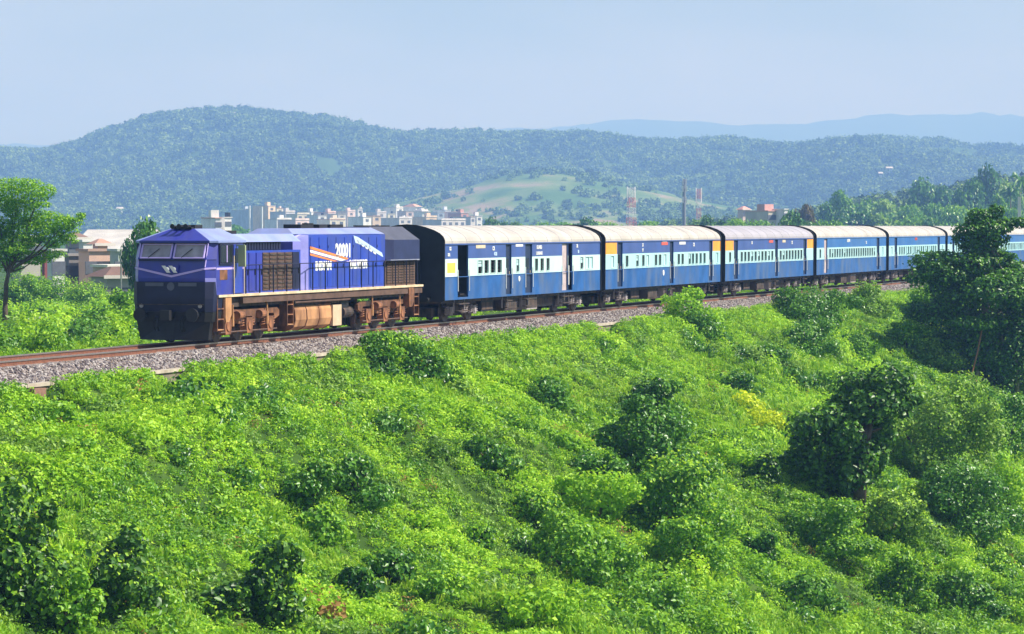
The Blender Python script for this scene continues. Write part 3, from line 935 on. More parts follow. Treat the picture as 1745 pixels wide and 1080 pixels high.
# electrical hood behind the cab
bx('front_hood', loco, M_blue_side, 2.64, 8.15, -1.30, 1.30, 1.66, 3.16)
b = MB(); b.box(2.66, 6.6, -1.18, 1.18, 3.162, 3.46); vb = b.build('vent_band', M_black, loco)
for k in range(16):
    for s in (-1, 1):
        part('vent_slat', 'ventslat', lambda q: q.box(-.09, .09, -.02, .02, -.125, .125), M_navy, vb, (2.85 + k * .24, s * 1.20, 3.31))
b = MB(); b.loft([[(2.64, -1.30, 3.462), (8.2, -1.30, 3.462), (8.2, 1.30, 3.462), (2.64, 1.30, 3.462)], [(2.9, -.95, 3.74), (8.2, -.95, 3.74), (8.2, .95, 3.74), (2.9, .95, 3.74)]])
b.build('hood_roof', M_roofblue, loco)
for k, (x0, x1, m) in enumerate(((2.80, 3.42, M_blue), (3.50, 4.05, M_blue), (4.13, 4.62, M_blue), (4.70, 5.20, M_brown), (5.28, 5.9, M_brown), (5.98, 6.60, M_brown), (6.68, 7.3, M_brown), (7.38, 7.95, M_navy))):
    for s in (-1, 1):
        d_ = bx('hood_door', loco, m, x0, x1, *sorted((s * 1.302, s * 1.335)), 1.74, 3.08)
        bx('handle', d_, M_black, x1 - .10, x1 - .05, *sorted((s * 1.335, s * 1.36)), 2.3, 2.5)
        if m is M_brown:
            for j in range(9):
                part('grille_slat', ('gs', x1 - x0), lambda q: q.box(0, x1 - x0 - .08, -.012, .012, -.03, .03), M_under, d_, (x0 + .04, s * 1.345, 1.84 + j * .145))
# engine hood: the tall blue box with the number
EX0, EX1, EY = 8.2, 16.6, 1.30
hp = lambda x, w, wt, z1, z2, z0=1.67: [(x, -w, z0), (x, -w, z1), (x, -wt, z2), (x, wt, z2), (x, w, z1), (x, w, z0)]
b = MB(); b.loft([hp(8.9, EY, 1.0, 3.70, 3.72), hp(EX1, EY, 1.0, 3.70, 3.72)]); b.build('engine_hood', M_blue_side, loco)
b = MB(); b.loft([[(8.25, -.95, 1.67), (8.25, -.95, 3.50), (8.35, -.8, 3.70), (8.35, .8, 3.70), (8.25, .95, 3.5), (8.25, .95, 1.67)],
                  [(8.898, -EY, 1.67), (8.898, -EY, 3.69), (8.898, -1.0, 3.71), (8.898, 1.0, 3.71), (8.898, EY, 3.69), (8.898, EY, 1.67)]])
b.build('hood_front_corner', M_chamf, loco)
b = MB(); b.loft([[(8.3, -.95, 3.722), (8.3, .95, 3.722), (8.6, .6, 3.93), (8.6, -.6, 3.93)], [(EX1, -1.28, 3.722), (EX1, 1.28, 3.722), (EX1, .7, 3.96), (EX1, -.7, 3.96)]])
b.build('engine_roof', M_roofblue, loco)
for k in range(9):
    for s in (-1, 1):
        x0 = 9.05 + k * .83
        d_ = bx('hood_door', loco, M_blue_side, x0, x0 + .77, *sorted((s * 1.302, s * 1.318)), 1.76, 3.6)
        bx('handle', d_, M_navy, x0 + .66, x0 + .70, *sorted((s * 1.318, s * 1.34)), 2.45, 2.6)
        bx('hinge', d_, M_navy, x0 + .02, x0 + .05, *sorted((s * 1.318, s * 1.33)), 3.2, 3.3)
for x0, x1 in ((10.4, 11.6), (12.2, 13.0), (13.3, 14.6), (2.9, 4.6)):
    b = MB(); z_ = 3.965 if x0 > 8 else 3.742
    b.box(x0, x1, -.35, .35, z_ - .03, z_ + .12); b.build('roof_hatch', M_black, loco)
b = MB(); b.tube([(11.9, 0, 3.9), (11.9, 0, 4.13)], .22, 14); b.build('exhaust', M_black, loco)
# decorations on the near side
yd = -1.319
S_ = lambda pts, m, nm='stripe': yplate(nm, loco, m, pts, yd)
S_([(9.0, 3.28), (9.0, 3.18), (12.6, 2.74), (12.75, 2.80)], M_orange)
S_([(9.0, 3.15), (9.0, 3.05), (12.0, 2.70), (12.5, 2.74)], M_white)
S_([(9.0, 3.02), (9.0, 2.94), (11.3, 2.69), (11.7, 2.70)], M_orange)
S_([(12.5, 2.70), (12.6, 2.66), (13.6, 2.62), (13.5, 2.68)], M_lav)
S_([(13.25, 3.66), (13.7, 3.60), (16.2, 2.98), (16.35, 2.80), (14.1, 3.30), (13.45, 3.38)], M_ltblue)
for i in range(5):
    x_ = 13.5 + i * .42
    S_([(x_, 3.54 - i * .10), (x_ + .26, 3.48 - i * .10), (x_ + .40, 3.31 - i * .10), (x_ + .14, 3.37 - i * .10)], M_white, 'chevron')
    loco.children[-1].location.y = -.004
text_part('20001', loco, M_white, 11.45, yd - .002, 2.86, .70, bold=.03, sx=.90, name='number')
text_part('INDIAN', loco, M_white, 9.5, yd - .002, 2.40, .42, bold=.03, sx=1.06)
text_part('RAILWAYS', loco, M_white, 12.85, yd - .002, 2.42, .42, bold=.03, sx=.90)
# radiator end
b = MB(); b.loft([[(16.62, -1.28, 2.70), (16.62, -1.28, 3.50), (16.62, -.62, 3.98), (16.62, .62, 3.98), (16.62, 1.28, 3.50), (16.62, 1.28, 2.70)],
                  [(17.05, -1.50, 2.70), (17.05, -1.50, 3.48), (17.05, -.75, 4.0), (17.05, .75, 4.0), (17.05, 1.50, 3.48), (17.05, 1.50, 2.70)],
                  [(19.9, -1.50, 2.70), (19.9, -1.50, 3.48), (19.9, -.75, 4.0), (19.9, .75, 4.0), (19.9, 1.50, 3.48), (19.9, 1.50, 2.70)],
                  [(20.15, -1.3, 2.70), (20.15, -1.3, 3.35), (20.15, -.7, 3.85), (20.15, .7, 3.85), (20.15, 1.3, 3.35), (20.15, 1.3, 2.70)]])
rd = b.build('radiator', [M_radgrey, M_radtop], loco)
for p in rd.data.polygons:
    if p.normal.z > .3: p.material_index = 1
bx('rear_hood', loco, M_brown, 16.62, 19.95, -1.28, 1.28, 1.67, 2.698)
for s in (-1, 1):
    bx('pale_strip', loco, mat('grey_strip', (.3, .32, .42), .6), 16.7, 19.9, *sorted((s * 1.30, s * 1.50)), 2.655, 2.699)
    for k in range(5):
        x0 = 16.75 + k * .63
        d_ = bx('grille', loco, M_under, x0, x0 + .57, *sorted((s * 1.282, s * 1.30)), 1.74, 2.62)
        for j in range(8):
            part('grille_slat', 'gs2', lambda q: q.box(0, .5, -.012, .012, -.028, .028), M_brown, d_, (x0 + .035, s * 1.312, 1.81 + j * .105))
for k in range(3):
    b = MB(); b.tube([(17.5 + k * .95, 0, 3.98), (17.5 + k * .95, 0, 4.05)], .38, 20); b.build('fan', M_black, loco)
# railing
for s in (-1, 1):
    for k in range(15):
        x0 = 2.85 + k * 1.2
        part('stanchion', 'stanch', lambda q: q.tube([(0, 0, 0), (0, 0, 1.0)], .024, 6), M_navy, loco, (x0, s * 1.49, 1.66))
    b = MB(); b.tube([(2.85, s * 1.49, 2.66), (19.6, s * 1.49, 2.66)], .018, 6)
    b.build('railing', M_navy, loco)
# fuel tank
b = MB()
tp = [(math.cos(t), math.sin(t)) for t in np.linspace(-math.pi, 0, 13)]
b.prism([(-1.28, 1.1), (-1.34, .95), (-1.36, .6), (-1.28, .35), (-1.0, .2), (1.0, .2), (1.28, .35), (1.36, .6), (1.34, .95), (1.28, 1.1)], 7.5, 11.0)
tk = b.build('fuel_tank', M_tan, loco)
for xx in (7.5, 8.6, 9.8, 11.0):
    b = MB(); b.prism([(-1.30, 1.1), (-1.36, .95), (-1.385, .6), (-1.30, .33), (-1.0, .18), (1.0, .18), (1.30, .33), (1.385, .6), (1.36, .95), (1.30, 1.1)], xx - .025, xx + .025)
    b.build('strap', M_rust, tk)
bx('battery_box', loco, mat('pale_box', (.58, .44, .30), .7, var=.15), 11.1, 11.95, -1.36, 1.36, .28, 1.06)
for x0, x1, z0, z1, m in ((7.2, 11.9, 1.12, 1.20, M_under), (6.6, 7.25, .8, 1.15, M_under), (12.0, 12.8, .55, 1.2, M_black), (9.8, 11.0, 1.08, 1.21, M_rust)):
    bx('equipment', loco, m, x0, x1, -1.3, 1.3, z0, z1)
for s in (-1, 1):
    b = MB(); b.tube([(7.3, s * 1.42, 1.25), (12.6, s * 1.42, 1.25)], .045, 8); b.build('air_pipe', M_brown, loco)
    b = MB(); b.tube([(12.2, s * 1.2, .75), (13.1, s * 1.2, .75)], .2, 14); b.build('air_reservoir', M_under, loco)
# steps and sandboxes
for s in (-1, 1):
    for xx in (.75, 6.75, 19.55):
        stp = MB(); stp.box(xx - .28, xx - .24, *sorted((s * 1.18, s * 1.50)), .42, 1.6); stp.box(xx + .24, xx + .28, *sorted((s * 1.18, s * 1.50)), .42, 1.6)
        so = stp.build('step_frame', M_bogie, loco)
        for j in range(3):
            bx('step', so, M_tan if j == 0 else M_rust, xx - .239, xx + .239, *sorted((s * 1.22, s * 1.50)), .45 + j * .36, .49 + j * .36)
    b = MB(); b.prism([(1.05, 1.56), (1.55, 1.56), (1.55, .98), (1.35, .72), (1.10, .72), (1.05, .9)], *sorted((s * 1.28, s * 1.54)), 'y'); b.build('sandbox', M_tan, loco)
    b = MB(); b.prism([(18.6, 1.56), (19.15, 1.56), (19.15, 1.0), (18.95, .8), (18.65, .8)], *sorted((s * 1.28, s * 1.54)), 'y'); b.build('sandbox', M_rust, loco)
# bogies
def loco_bogie(x0, flip):
    q = -1 if flip else 1
    bo = MB()
    for s in (-1, 1):
        pr = [(-2.75, 1.02), (-2.55, 1.12), (2.55, 1.12), (2.75, 1.02), (2.75, .82), (2.35, .70), (2.25, .92), (1.35, .92), (.95, .62), (.45, .62), (.35, .86), (-.35, .86), (-.45, .62), (-.95, .62), (-1.35, .92), (-2.25, .92), (-2.35, .70), (-2.75, .82)]
        bo.prism(pr, *sorted((s * 1.16, s * 1.30)), 'y')
    bo.box(-.8, .8, -1.15, 1.15, .6, 1.0)
    b_ = bo.build('bogie', M_bogie, loco, (x0, 0, 0))
    bx('bogie_shade_block', b_, M_black, -2.9, 2.9, -.64, .64, .2, .98)  # dark block added to stand for the shade inside the bogie
    for ax in (-1.8, 0, 1.8):
        for s in (-1, 1):
            part('wheel', 'lw', wheel_fn(.53), M_wheel, b_, (ax, s * .86 , .53), 0 if s < 0 else math.pi)
            part('axle_box', 'axb', lambda z: (z.prism([(-.22, -.28), (.22, -.28), (.30, .05), (.26, .26), (-.26, .26), (-.30, .05)], -.13, .13, 'y'), z.tube([(0, -.16, 0), (0, .16, 0)], .17, 12)), M_rust, b_, (ax, s * 1.24, .56))
            for sx_ in (-.42, .42):
                part('spring', 'spr', spring, M_rust, b_, (ax + sx_, s * 1.24, .66))
        bx('axle', b_, M_black, ax - .08, ax + .08, -.8, .8, .45, .61)
        bx('motor', b_, M_black, ax - .55, ax + .45, -.7, .7, .3, .85)
    for s in (-1, 1):
        for xx in (-.95, .95):
            part('brake_cylinder', 'brk', lambda z: (z.tube([(-.24, 0, 0), (.20, 0, 0)], .15, 12), z.tube([(.2, 0, 0), (.42, 0, -.05)], .05, 8)), M_rust, b_, (xx, s * 1.40, .92))
            part('damper', 'dmp', lambda z: (z.tube([(0, 0, -.35), (0, 0, .1)], .06, 8), z.tube([(0, 0, .1), (0, 0, .4)], .035, 8)), M_tan, b_, (xx * 1.55, s * 1.38, .9))
        part('brake_rod', 'brr', lambda z: z.tube([(-2.4, 0, 0), (2.4, 0, 0)], .03, 6), M_brown, b_, (0, s * 1.34, .36))
        for xx in (-2.35, -1.25, -.55, .55, 1.25, 2.35):
            part('brake_block', 'brb', lambda z: z.prism([(-.06, -.2), (.05, -.25), (.08, 0), (.05, .25), (-.06, .2)], -.07, .07, 'y'), M_brown, b_, (xx, s * .95, .5))
loco_bogie(3.45, False)
loco_bogie(16.5, True)

# ---------------------------------------------------------------- coaches
M_clow = mat('coach_lower_blue', (0.018, 0.10, 0.33), 0.45, var=0.2, scale=1.3, dirt=(0.12, 0.16, 0.25), dirt_amt=0.65)
M_cmid = mat('coach_band_pale', (0.42, 0.68, 0.73), 0.5, var=0.06, scale=1.2, dirt=(0.35, 0.50, 0.55), dirt_amt=0.4)
M_cmidw = mat('coach_band_white', (0.55, 0.74, 0.74), 0.5, var=0.05, scale=1.2, dirt=(0.45, 0.6, 0.62), dirt_amt=0.35)
M_cup = mat('coach_upper_blue', (0.05, 0.10, 0.32), 0.45, var=0.12, scale=1.0, dirt=(0.10, 0.13, 0.32), dirt_amt=0.4)
M_cor = mat('coach_end_orange', (0.85, 0.36, 0.05), 0.5, var=0.15, scale=2)
M_croof = mat('coach_roof_white', (0.48, 0.455, 0.42), 0.6, var=0.10, scale=0.7, dirt=(0.32, 0.29, 0.26), dirt_amt=0.6)
M_croof2 = mat('coach_roof_lilac', (0.36, 0.345, 0.39), 0.6, var=0.08, scale=0.5, dirt=(0.27, 0.26, 0.28), dirt_amt=0.4)
M_cend = mat('coach_end_black', (0.012, 0.014, 0.018), 0.7, var=0.4, scale=2)
M_int = mat('coach_interior', (0.03, 0.03, 0.035), 0.8, var=0.3)
M_shut = mat('window_shutter', (0.50, 0.72, 0.78), 0.5, var=0.1)
M_door = mat('coach_door', (0.02, 0.035, 0.085), 0.5, var=0.2)
M_pinkdoor = mat('faded_door', (0.48, 0.40, 0.42), 0.6, var=0.15)
M_yellow = mat('yellow_board', (0.85, 0.55, 0.10), 0.5, var=0.08)
M_red = mat('red_board', (0.65, 0.12, 0.10), 0.5)
M_beige = mat('beige_board', (0.62, 0.52, 0.38), 0.5)
M_greybox = mat('grey_box', (0.36, 0.32, 0.33), 0.7, var=0.15, dirt=(.15, .12, .1), dirt_amt=.5)

CW = 1.62; ZB, ZE = .955, 3.295; Z1, Z2 = 1.92, 2.66
RP = [(1.62, 3.297), (1.615, 3.40), (1.55, 3.54), (1.40, 3.68), (1.15, 3.81), (.8, 3.93), (.4, 4.02), (0, 4.05)]
RPF = RP + [(-y, z) for y, z in RP[-2::-1]]

def coach_bogie(b):
    for s in (-1, 1):
        b.prism([(-1.9, .72), (-1.7, .86), (1.7, .86), (1.9, .72), (1.9, .60), (1.1, .60), (.7, .42), (-.7, .42), (-1.1, .60), (-1.9, .60)], *sorted((s * 1.0, s * 1.12)), 'y')
    b.box(-.35, .35, -1.35, 1.35, .62, .86)
    for ax in (-1.45, 1.45): b.box(ax - .07, ax + .07, -.7, .7, .39, .52)
    b.box(-2.3, 2.3, -.62, .62, .22, .60)  # added filler that darkens the shaded gap between the wheels

def make_coach(a0, spec, label):
    BL = spec.get('len', 21.7)
    co = empty('passenger_coach', (*W(DC, a0), 0), ROT)
    tag(co, label, 'railway coach', 'blue passenger coaches behind the locomotive')
    doors = spec['doors']                  # x0, x1, kind
    wins = spec['wins']                    # x centre, width, open?
    ww = spec.get('ww', .5)
    mats = [M_clow, spec.get('band', M_cmid), spec.get('up', M_cup), M_cor]
    # near side wall with true openings
    xs = {0.0, BL}
    for x0, x1, k in doors: xs |= {x0, x1}
    for x, w, op in wins: xs |= {round(x - w / 2, 3), round(x + w / 2, 3)}
    for x in spec.get('orange', []): xs.add(x)
    xs = sorted(xs); zs = [ZB, 1.05, Z1, 2.01, 2.57, Z2, 3.22, ZE]
    side = MB()
    for i in range(len(xs) - 1):
        xa, xb = xs[i], xs[i + 1]; xm = (xa + xb) / 2
        for j in range(len(zs) - 1):
            za, zb_ = zs[j], zs[j + 1]; zm = (za + zb_) / 2
            if any(x0 < xm < x1 for x0, x1, k in doors) and 1.05 < zm < 3.22: continue
            if any(abs(xm - x) < w / 2 for x, w, op in wins) and 2.01 < zm < 2.57: continue
            side.cur = 0 if zm < Z1 else 1 if zm < Z2 else 2
            og = spec.get('orange')
            if og and zm > Z2 and (xm < og[0] or xm > og[1]): side.cur = 3
            for yy in (-CW, -CW + .07):
                side.poly([(xa, yy, za), (xb, yy, za), (xb, yy, zb_), (xa, yy, zb_)])
    side.cur = 0
    for x0, x1, k in doors:                # jambs
        for x in (x0, x1): side.poly([(x, -CW, 1.05), (x, -CW + .07, 1.05), (x, -CW + .07, 3.22), (x, -CW, 3.22)])
        side.poly([(x0, -CW, 3.22), (x1, -CW, 3.22), (x1, -CW + .07, 3.22), (x0, -CW + .07, 3.22)])
    side.cur = 1
    for x, w, op in wins:
        for q in (x - w / 2, x + w / 2): side.poly([(q, -CW, 2.01), (q, -CW + .07, 2.01), (q, -CW + .07, 2.57), (q, -CW, 2.57)])
        for q in (2.01, 2.57): side.poly([(x - w / 2, -CW, q), (x + w / 2, -CW, q), (x + w / 2, -CW + .07, q), (x - w / 2, -CW + .07, q)])
    me = bpy.data.meshes.new('side_wall'); me.from_pydata(side.v, [], side.f)
    for m in mats: me.materials.append(m)
    me.polygons.foreach_set('material_index', side.m)
    link('side_wall', me, co)
    f = MB()
    for za, zb_, k in ((ZB, Z1, 0), (Z1, Z2, 1), (Z2, ZE, 2)):
        f.cur = k; f.box(0, BL, CW - .07, CW, za + .001, zb_)
    f.build('far_side_wall', mats[:3], co)
    bx('floor', co, M_int, .08, BL - .08, -CW + .08, CW - .08, ZB + .01, 1.04)
    bx('partition', co, M_int, .08, BL - .08, -.35, -.30, 1.042, 3.29)
    MB().prism(RPF, -.02, BL + .02).build('roof', spec.get('roof', M_croof), co)
    for k in range(int(BL / 1.8)):
        part('roof_seam', 'rseam', lambda q: q.loft([[(x_, y * 1.004, z + .006) for y, z in RPF] + [(x_, y * .99, z - .02) for y, z in RPF[::-1]] for x_ in (-.02, .02)]), M_croof2, co, (1.0 + k * 1.8, 0, 0))
    for x0 in (-.03, BL - .03):            # end walls with rim
        e_ = [(-1.55, ZB - .05)] + [(-1.66, ZB)] + [(-y * 1.03, z + .05) for y, z in RP] + [(y * 1.03, z + .05) for y, z in RP[::-1]][1:] + [(1.66, ZB), (1.55, ZB - .05)]
        MB().prism([(y, z) for y, z in e_], x0, x0 + .06).build('end_wall', M_cend, co)
    for x0, x1 in ((-.40, -.032), (BL + .032, BL + .40)):
        v_ = MB().prism([(-.55, 1.05), (.55, 1.05), (.6, 1.3), (.6, 2.95), (.45, 3.15), (-.45, 3.15), (-.6, 2.95), (-.6, 1.3)], x0, x1).build('vestibule', M_cend, co)
        for yy in (-1.0, 1.0):
            b = MB(); xx = x0 if x0 < 0 else x1
            b.tube([(BL / 2 + math.copysign(BL / 2, xx), yy, 1.0), (xx, yy, 1.0)], .08, 8); b.build('buffer', M_black, co)
    # doors
    for x0, x1, k in doors:
        w = x1 - x0
        if k == 'open':
            b = MB(); b.box(x0 + .02, x0 + .06, -CW + .1, -CW + .75, 1.06, 3.18)
            b.build('door', M_brown, co)
        else:
            m = {'dark': M_door, 'pink': M_pinkdoor, 'blue': M_clow, 'slide': M_cend}[k]
            dm = [m, mats[1]] if k == 'blue' else [m]
            b = MB(); b.box(x0 + .005, x1 - .005, -CW + .072, -CW + .11, 1.052, 3.21)
            d_ = b.build('door', m, co)
            if k in ('dark', 'blue'):
                bx('window', d_, M_darkglass, x0 + w * .25, x1 - w * .25, -CW + .062, -CW + .071, 2.1, 2.6)
            bx('handle', d_, M_cream, x1 - .14, x1 - .10, -CW + .05, -CW + .071, 1.9, 2.05)
        for xx in (x0 - .05, x1 + .05):
            part('grab_rail', 'grab', lambda q: q.tube([(0, 0, 0), (0, 0, .9)], .018, 6), M_white, co, (xx, -CW - .035, 1.3))
        for j in range(2):
            part('door_step', ('dst', round(w, 2)), lambda q: q.box(0, w, -.12, .10, 0, .04), M_under, co, (x0, -CW + .05, .45 + j * .30))
        for hx in (x0, x1 - .03):
            part('step_bracket', 'dsb', lambda q: q.box(0, .03, -.05, .0, 0, .5), M_greybox, co, (hx, -CW + .21, .45))
    # windows
    for x, w, op in wins:
        wname = 'window'
        wf_ = part(wname, ('wf', round(w, 2)), lambda q: (q.box(-w / 2 - .035, -w / 2 + .004, -.014, .005, -.31, .31), q.box(w / 2 - .004, w / 2 + .035, -.014, .005, -.31, .31),
                   q.box(-w / 2, w / 2, -.014, .005, .275, .31), q.box(-w / 2, w / 2, -.014, .005, -.31, -.275)), mats[1], co, (x, -CW - .002, 2.29))
        if op:
            part('window_bars', ('wbar', round(w, 2)), lambda q: [q.box(-w / 2, w / 2, -.008, .008, z_ - .007, z_ + .007) for z_ in (-.15, 0, .15)], M_under, wf_, (0, .03, 0))
            if op == 2:
                part('shutter', ('wsh2', round(w, 2)), lambda q: q.box(-w / 2 + .003, w / 2 - .003, -.01, .01, .0, .278), M_shut, wf_, (0, .045, 0))
        else:
            part('shutter', ('wsh', round(w, 2)), lambda q: q.box(-w / 2 + .003, w / 2 - .003, -.01, .01, -.278, .278), M_shut, wf_, (0, .045, 0))
    # gutter, waist rail, sole bar
    b = MB(); b.box(0.02, BL - .02, -CW - .03, -CW - .002, 3.24, 3.292); b.build('rain_gutter', spec.get('up', M_cup), co)
    b = MB(); b.box(0.02, BL - .02, -CW - .012, -CW - .002, Z1 - .03, Z1 - .0); b.build('waist_rail', M_clow, co)
    bx('sole_bar', co, M_under, .1, BL - .1, -1.45, 1.45, .82, .953)
    for xx in np.arange(1.5, BL - 1, 2.6):
        part('roof_vent', 'rvent', lambda q: (q.tube([(0, 0, 0), (0, 0, .07)], .09, 10), q.tube([(0, 0, .07), (0, 0, .10)], [.2, .12], 12)), M_croof2, co, (float(xx), .62, 3.96))
    # underframe boxes; black ones added to stand for the shade under the coach
    for x0, x1, z0, y, m in spec.get('boxes', [(5.75, 7.3, .34, 1.2, M_black), (8.3, 10.1, .3, 1.35, M_under), (10.2, 11.1, .4, 1.1, M_black), (11.2, 12.8, .28, 1.38, M_greybox), (12.9, 15.9, .36, 1.15, M_black)]):
        u = bx('equipment_shade_box', co, m, x0, x1, -y, y, z0, .818)
        bx('lid', u, M_under, x0 + .05, x1 - .05, -y - .02, -y - .001, z0 + .08, .74)
    b = MB(); b.tube([(5.6, -.75, .8), (8, -.7, .42), (13.5, -.7, .42), (BL - 5.6, -.75, .8)], .04, 6); b.build('truss_rod', M_under, co)
    for xb in (3.45, BL - 3.45):
        bo = part('bogie', 'cbogie', coach_bogie, M_under, co, (xb, 0, 0))
        for ax in (-1.45, 1.45):
            for s in (-1, 1):
                part('wheel', 'cw', wheel_fn(.457), M_wheel, bo, (ax, s * .86, .457), 0 if s < 0 else math.pi)
                part('axle_box', 'caxb', lambda z: (z.box(-.17, .17, -.12, .12, -.17, .17), z.tube([(0, -.15, 0), (0, .15, 0)], .12, 12)), M_greybox, bo, (ax, s * 1.10, .46))
                for q in (-.32, .32):
                    part('spring', 'cspr', spring, M_greybox, bo, (ax + q, s * 1.12, .50))
        for s in (-1, 1):
            for q in (-.16, .16):
                part('bolster_spring', 'bspr', spring, M_greybox, bo, (q, s * 1.25, .52))
    return co

def side_text(co, body, x, z, size, m=M_white):
    text_part(body, co, m, x, -CW - .010, z, size, bold=.008)

def board(co, m, x0, x1, z0, z1):
    bx('board', co, m, x0, x1, -CW - .012, -CW - .002, z0, z1)

rw_ = random.Random(3)
# 1: luggage and guard coach
c1 = make_coach(113.2, dict(len=21.7, band=M_cmidw,
    doors=[(1.67, 2.96, 'open'), (7.80, 8.55, 'dark'), (10.45, 11.40, 'dark'), (15.75, 16.62, 'pink'), (16.66, 17.3, 'open')],
    wins=[(4.45, .55, 2), (5.25, .52, 1), (6.1, .62, 1), (6.95, .54, 1), (9.4, .36, 2), (12.0, .42, 1), (12.8, .45, 1), (13.65, .42, 1), (18.75, .42, 2), (19.6, .5, 0), (20.2, .5, 0)]),
    'first coach behind the locomotive, with open black doorway and few windows in white band')
board(c1, M_yellow, .38, 1.35, 2.08, 2.50)
side_text(c1, 'GS', .62, 3.02, .20); side_text(c1, 'SLR', .45, 2.78, .17)
board(c1, M_beige, 3.9, 5.1, 3.08, 3.22); side_text(c1, 'CR', 6.0, 2.98, .24); side_text(c1, '4528', 6.2, 2.76, .20, M_ltblue)
board(c1, M_white, 9.1, 10.1, 3.12, 3.22); side_text(c1, 'GUARD', 12.0, 3.0, .22); side_text(c1, 'LUGGAGE', 11.95, 2.74, .19)
side_text(c1, 'SR', 17.9, 3.02, .22); side_text(c1, '80', 18.1, 2.76, .20, M_ltblue)
b = MB(); b.tube([(9.6, -CW - .002, 1.70), (9.6, -CW - .014, 1.70)], .12, 12); b.build('emblem', M_white, c1)
bx('white_panel', c1, M_white, .20, 1.5, -CW - .006, -CW - .001, 1.93, 2.655)

def row(x0, x1, n, p_open=.7, w=.42, seed=1):
    r = random.Random(seed); out = []
    for i in range(n):
        x = x0 + (x1 - x0) * (i + .5) / n
        u = r.random()
        out.append((round(x, 3), w, 1 if u < p_open else (2 if u < p_open + .15 else 0)))
    return out
c2 = make_coach(135.6, dict(len=21.75, orange=(2.05, 20.1), up=M_cup,
    doors=[(2.15, 3.0, 'dark'), (11.5, 12.2, 'dark'), (19.35, 20.0, 'dark')],
    wins=[(1.3, .45, 0), (3.75, .42, 1), (5.55, .42, 2), (6.6, .42, 1), (7.4, .42, 0), (8.9, .42, 1), (9.65, .42, 1), (10.6, .42, 0), (13.2, .42, 1), (13.95, .42, 1), (15.35, .42, 2), (16.0, .4, 1), (16.75, .42, 1), (17.55, .4, 1), (18.35, .4, 1), (21.0, .4, 0)]),
    'second coach, with orange end panels and a scattered row of open windows')
side_text(c2, '2S', 6.4, 3.0, .22); side_text(c2, '97', 6.4, 2.74, .22); board(c2, M_red, 9.9, 11.1, 3.05, 3.2); board(c2, M_white, 10.1, 10.9, 3.21, 3.24)
board(c2, M_white, 13.3, 14.5, 3.06, 3.2); side_text(c2, 'CR', 16.0, 2.95, .26)
b = MB(); b.tube([(10.3, -CW - .002, 1.62), (10.3, -CW - .014, 1.62)], .15, 12); b.build('emblem', M_white, c2)
c3 = make_coach(158.2, dict(len=21.7, orange=(2.0, 20.0), roof=M_croof2,
    doors=[(2.1, 2.95, 'dark'), (11.7, 12.4, 'dark'), (19.0, 19.8, 'dark')],
    wins=[(1.2, .42, 1)] + row(3.4, 11.4, 10, .85, .45, 5) + row(12.7, 18.8, 8, .8, .45, 6)),
    'third coach, with orange end panels and a duller lilac grey roof')
side_text(c3, 'GS', 6.0, 3.0, .22); board(c3, M_red, 10.2, 11.2, 3.05, 3.2); board(c3, M_beige, 13.5, 14.3, 3.05, 3.2); side_text(c3, 'CR', 15.8, 2.95, .26)
M_cup2 = mat('coach_upper_plain', (0.030, 0.14, 0.42), 0.45, var=0.12, scale=1.0, dirt=(0.10, 0.2, 0.4), dirt_amt=0.4)
c4 = make_coach(180.6, dict(len=21.6, up=M_cup2, doors=[(2.3, 3.2, 'pink'), (18.4, 19.3, 'dark')],
    wins=[(1.2, .42, 1)] + row(3.6, 18.0, 20, .85, .42, 8) + [(20.4, .4, 0)]),
    'fourth coach, all blue with a long unbroken row of windows between its two doors')
side_text(c4, 'SLEEPER', 9.0, 3.0, .25); side_text(c4, 'CR', 14.8, 2.85, .25)
c5 = make_coach(202.9, dict(len=21.6, up=M_cup2, doors=[(2.2, 3.1, 'dark'), (18.4, 19.3, 'dark')],
    wins=[(1.2, .42, 0)] + row(3.6, 18.0, 18, .55, .4, 9) + [(20.4, .4, 0)]),
    'fifth coach, its lower half hidden behind the bushes left of the tall tree')
side_text(c5, 'SLEEPER', 9.5, 3.02, .25, M_red)
c6 = make_coach(225.2, dict(len=21.6, up=M_cup2, doors=[(2.2, 3.1, 'dark'), (18.4, 19.3, 'dark')], wins=row(3.6, 18.0, 18, .6, .4, 10)),
    'sixth coach, mostly hidden behind the tall creeper covered tree')
c7 = make_coach(247.5, dict(len=21.6, up=M_cup2, doors=[(2.2, 3.1, 'dark'), (18.4, 19.3, 'dark')], wins=row(3.6, 18.0, 18, .6, .4, 11)),
    'last coach in sight, a strip of roof to the right of the tall tree')

# ---------------------------------------------------------------- bushes on the embankment
LEAFM = {'dark': (LM_dark, .16, 100), 'mid': (LM_mid, .15, 110), 'pale': (LM_pale, .16, 100), 'vine': (LM_vine, .18, 90), 'bright': (LM_cover, .15, 110), 'yellow': (LM_yellow, .14, 60), 'dry': (LM_dry, .16, 30)}
BG = {'dark': 'dark leafy bushes on the slope', 'mid': 'green bushes on the slope', 'pale': 'pale leaved bushes on the slope', 'vine': 'creeper covered mounds on the slope',
      'bright': 'bright green bushes on the slope', 'yellow': 'yellow flowered plants on the slope', 'dry': 'dry tufts on the slope'}
_bs = [100]
LIT_TOPS = {'dark': LM_mid, 'vine': LM_cover, 'mid': LM_cover, 'pale': LM_cover}  # paler leaf colours that paint sunlit tops on the bushes
def stems(b, L, r, rad):
    for i in range(4):
        q = L[r.randrange(len(L))]
        b.tube([(r.uniform(-.1, .1), r.uniform(-.1, .1), -.3), (q[0] * .5, q[1] * .5, q[2] * .6), (q[0], q[1], q[2])], [rad, rad * .7, rad * .35], 6)
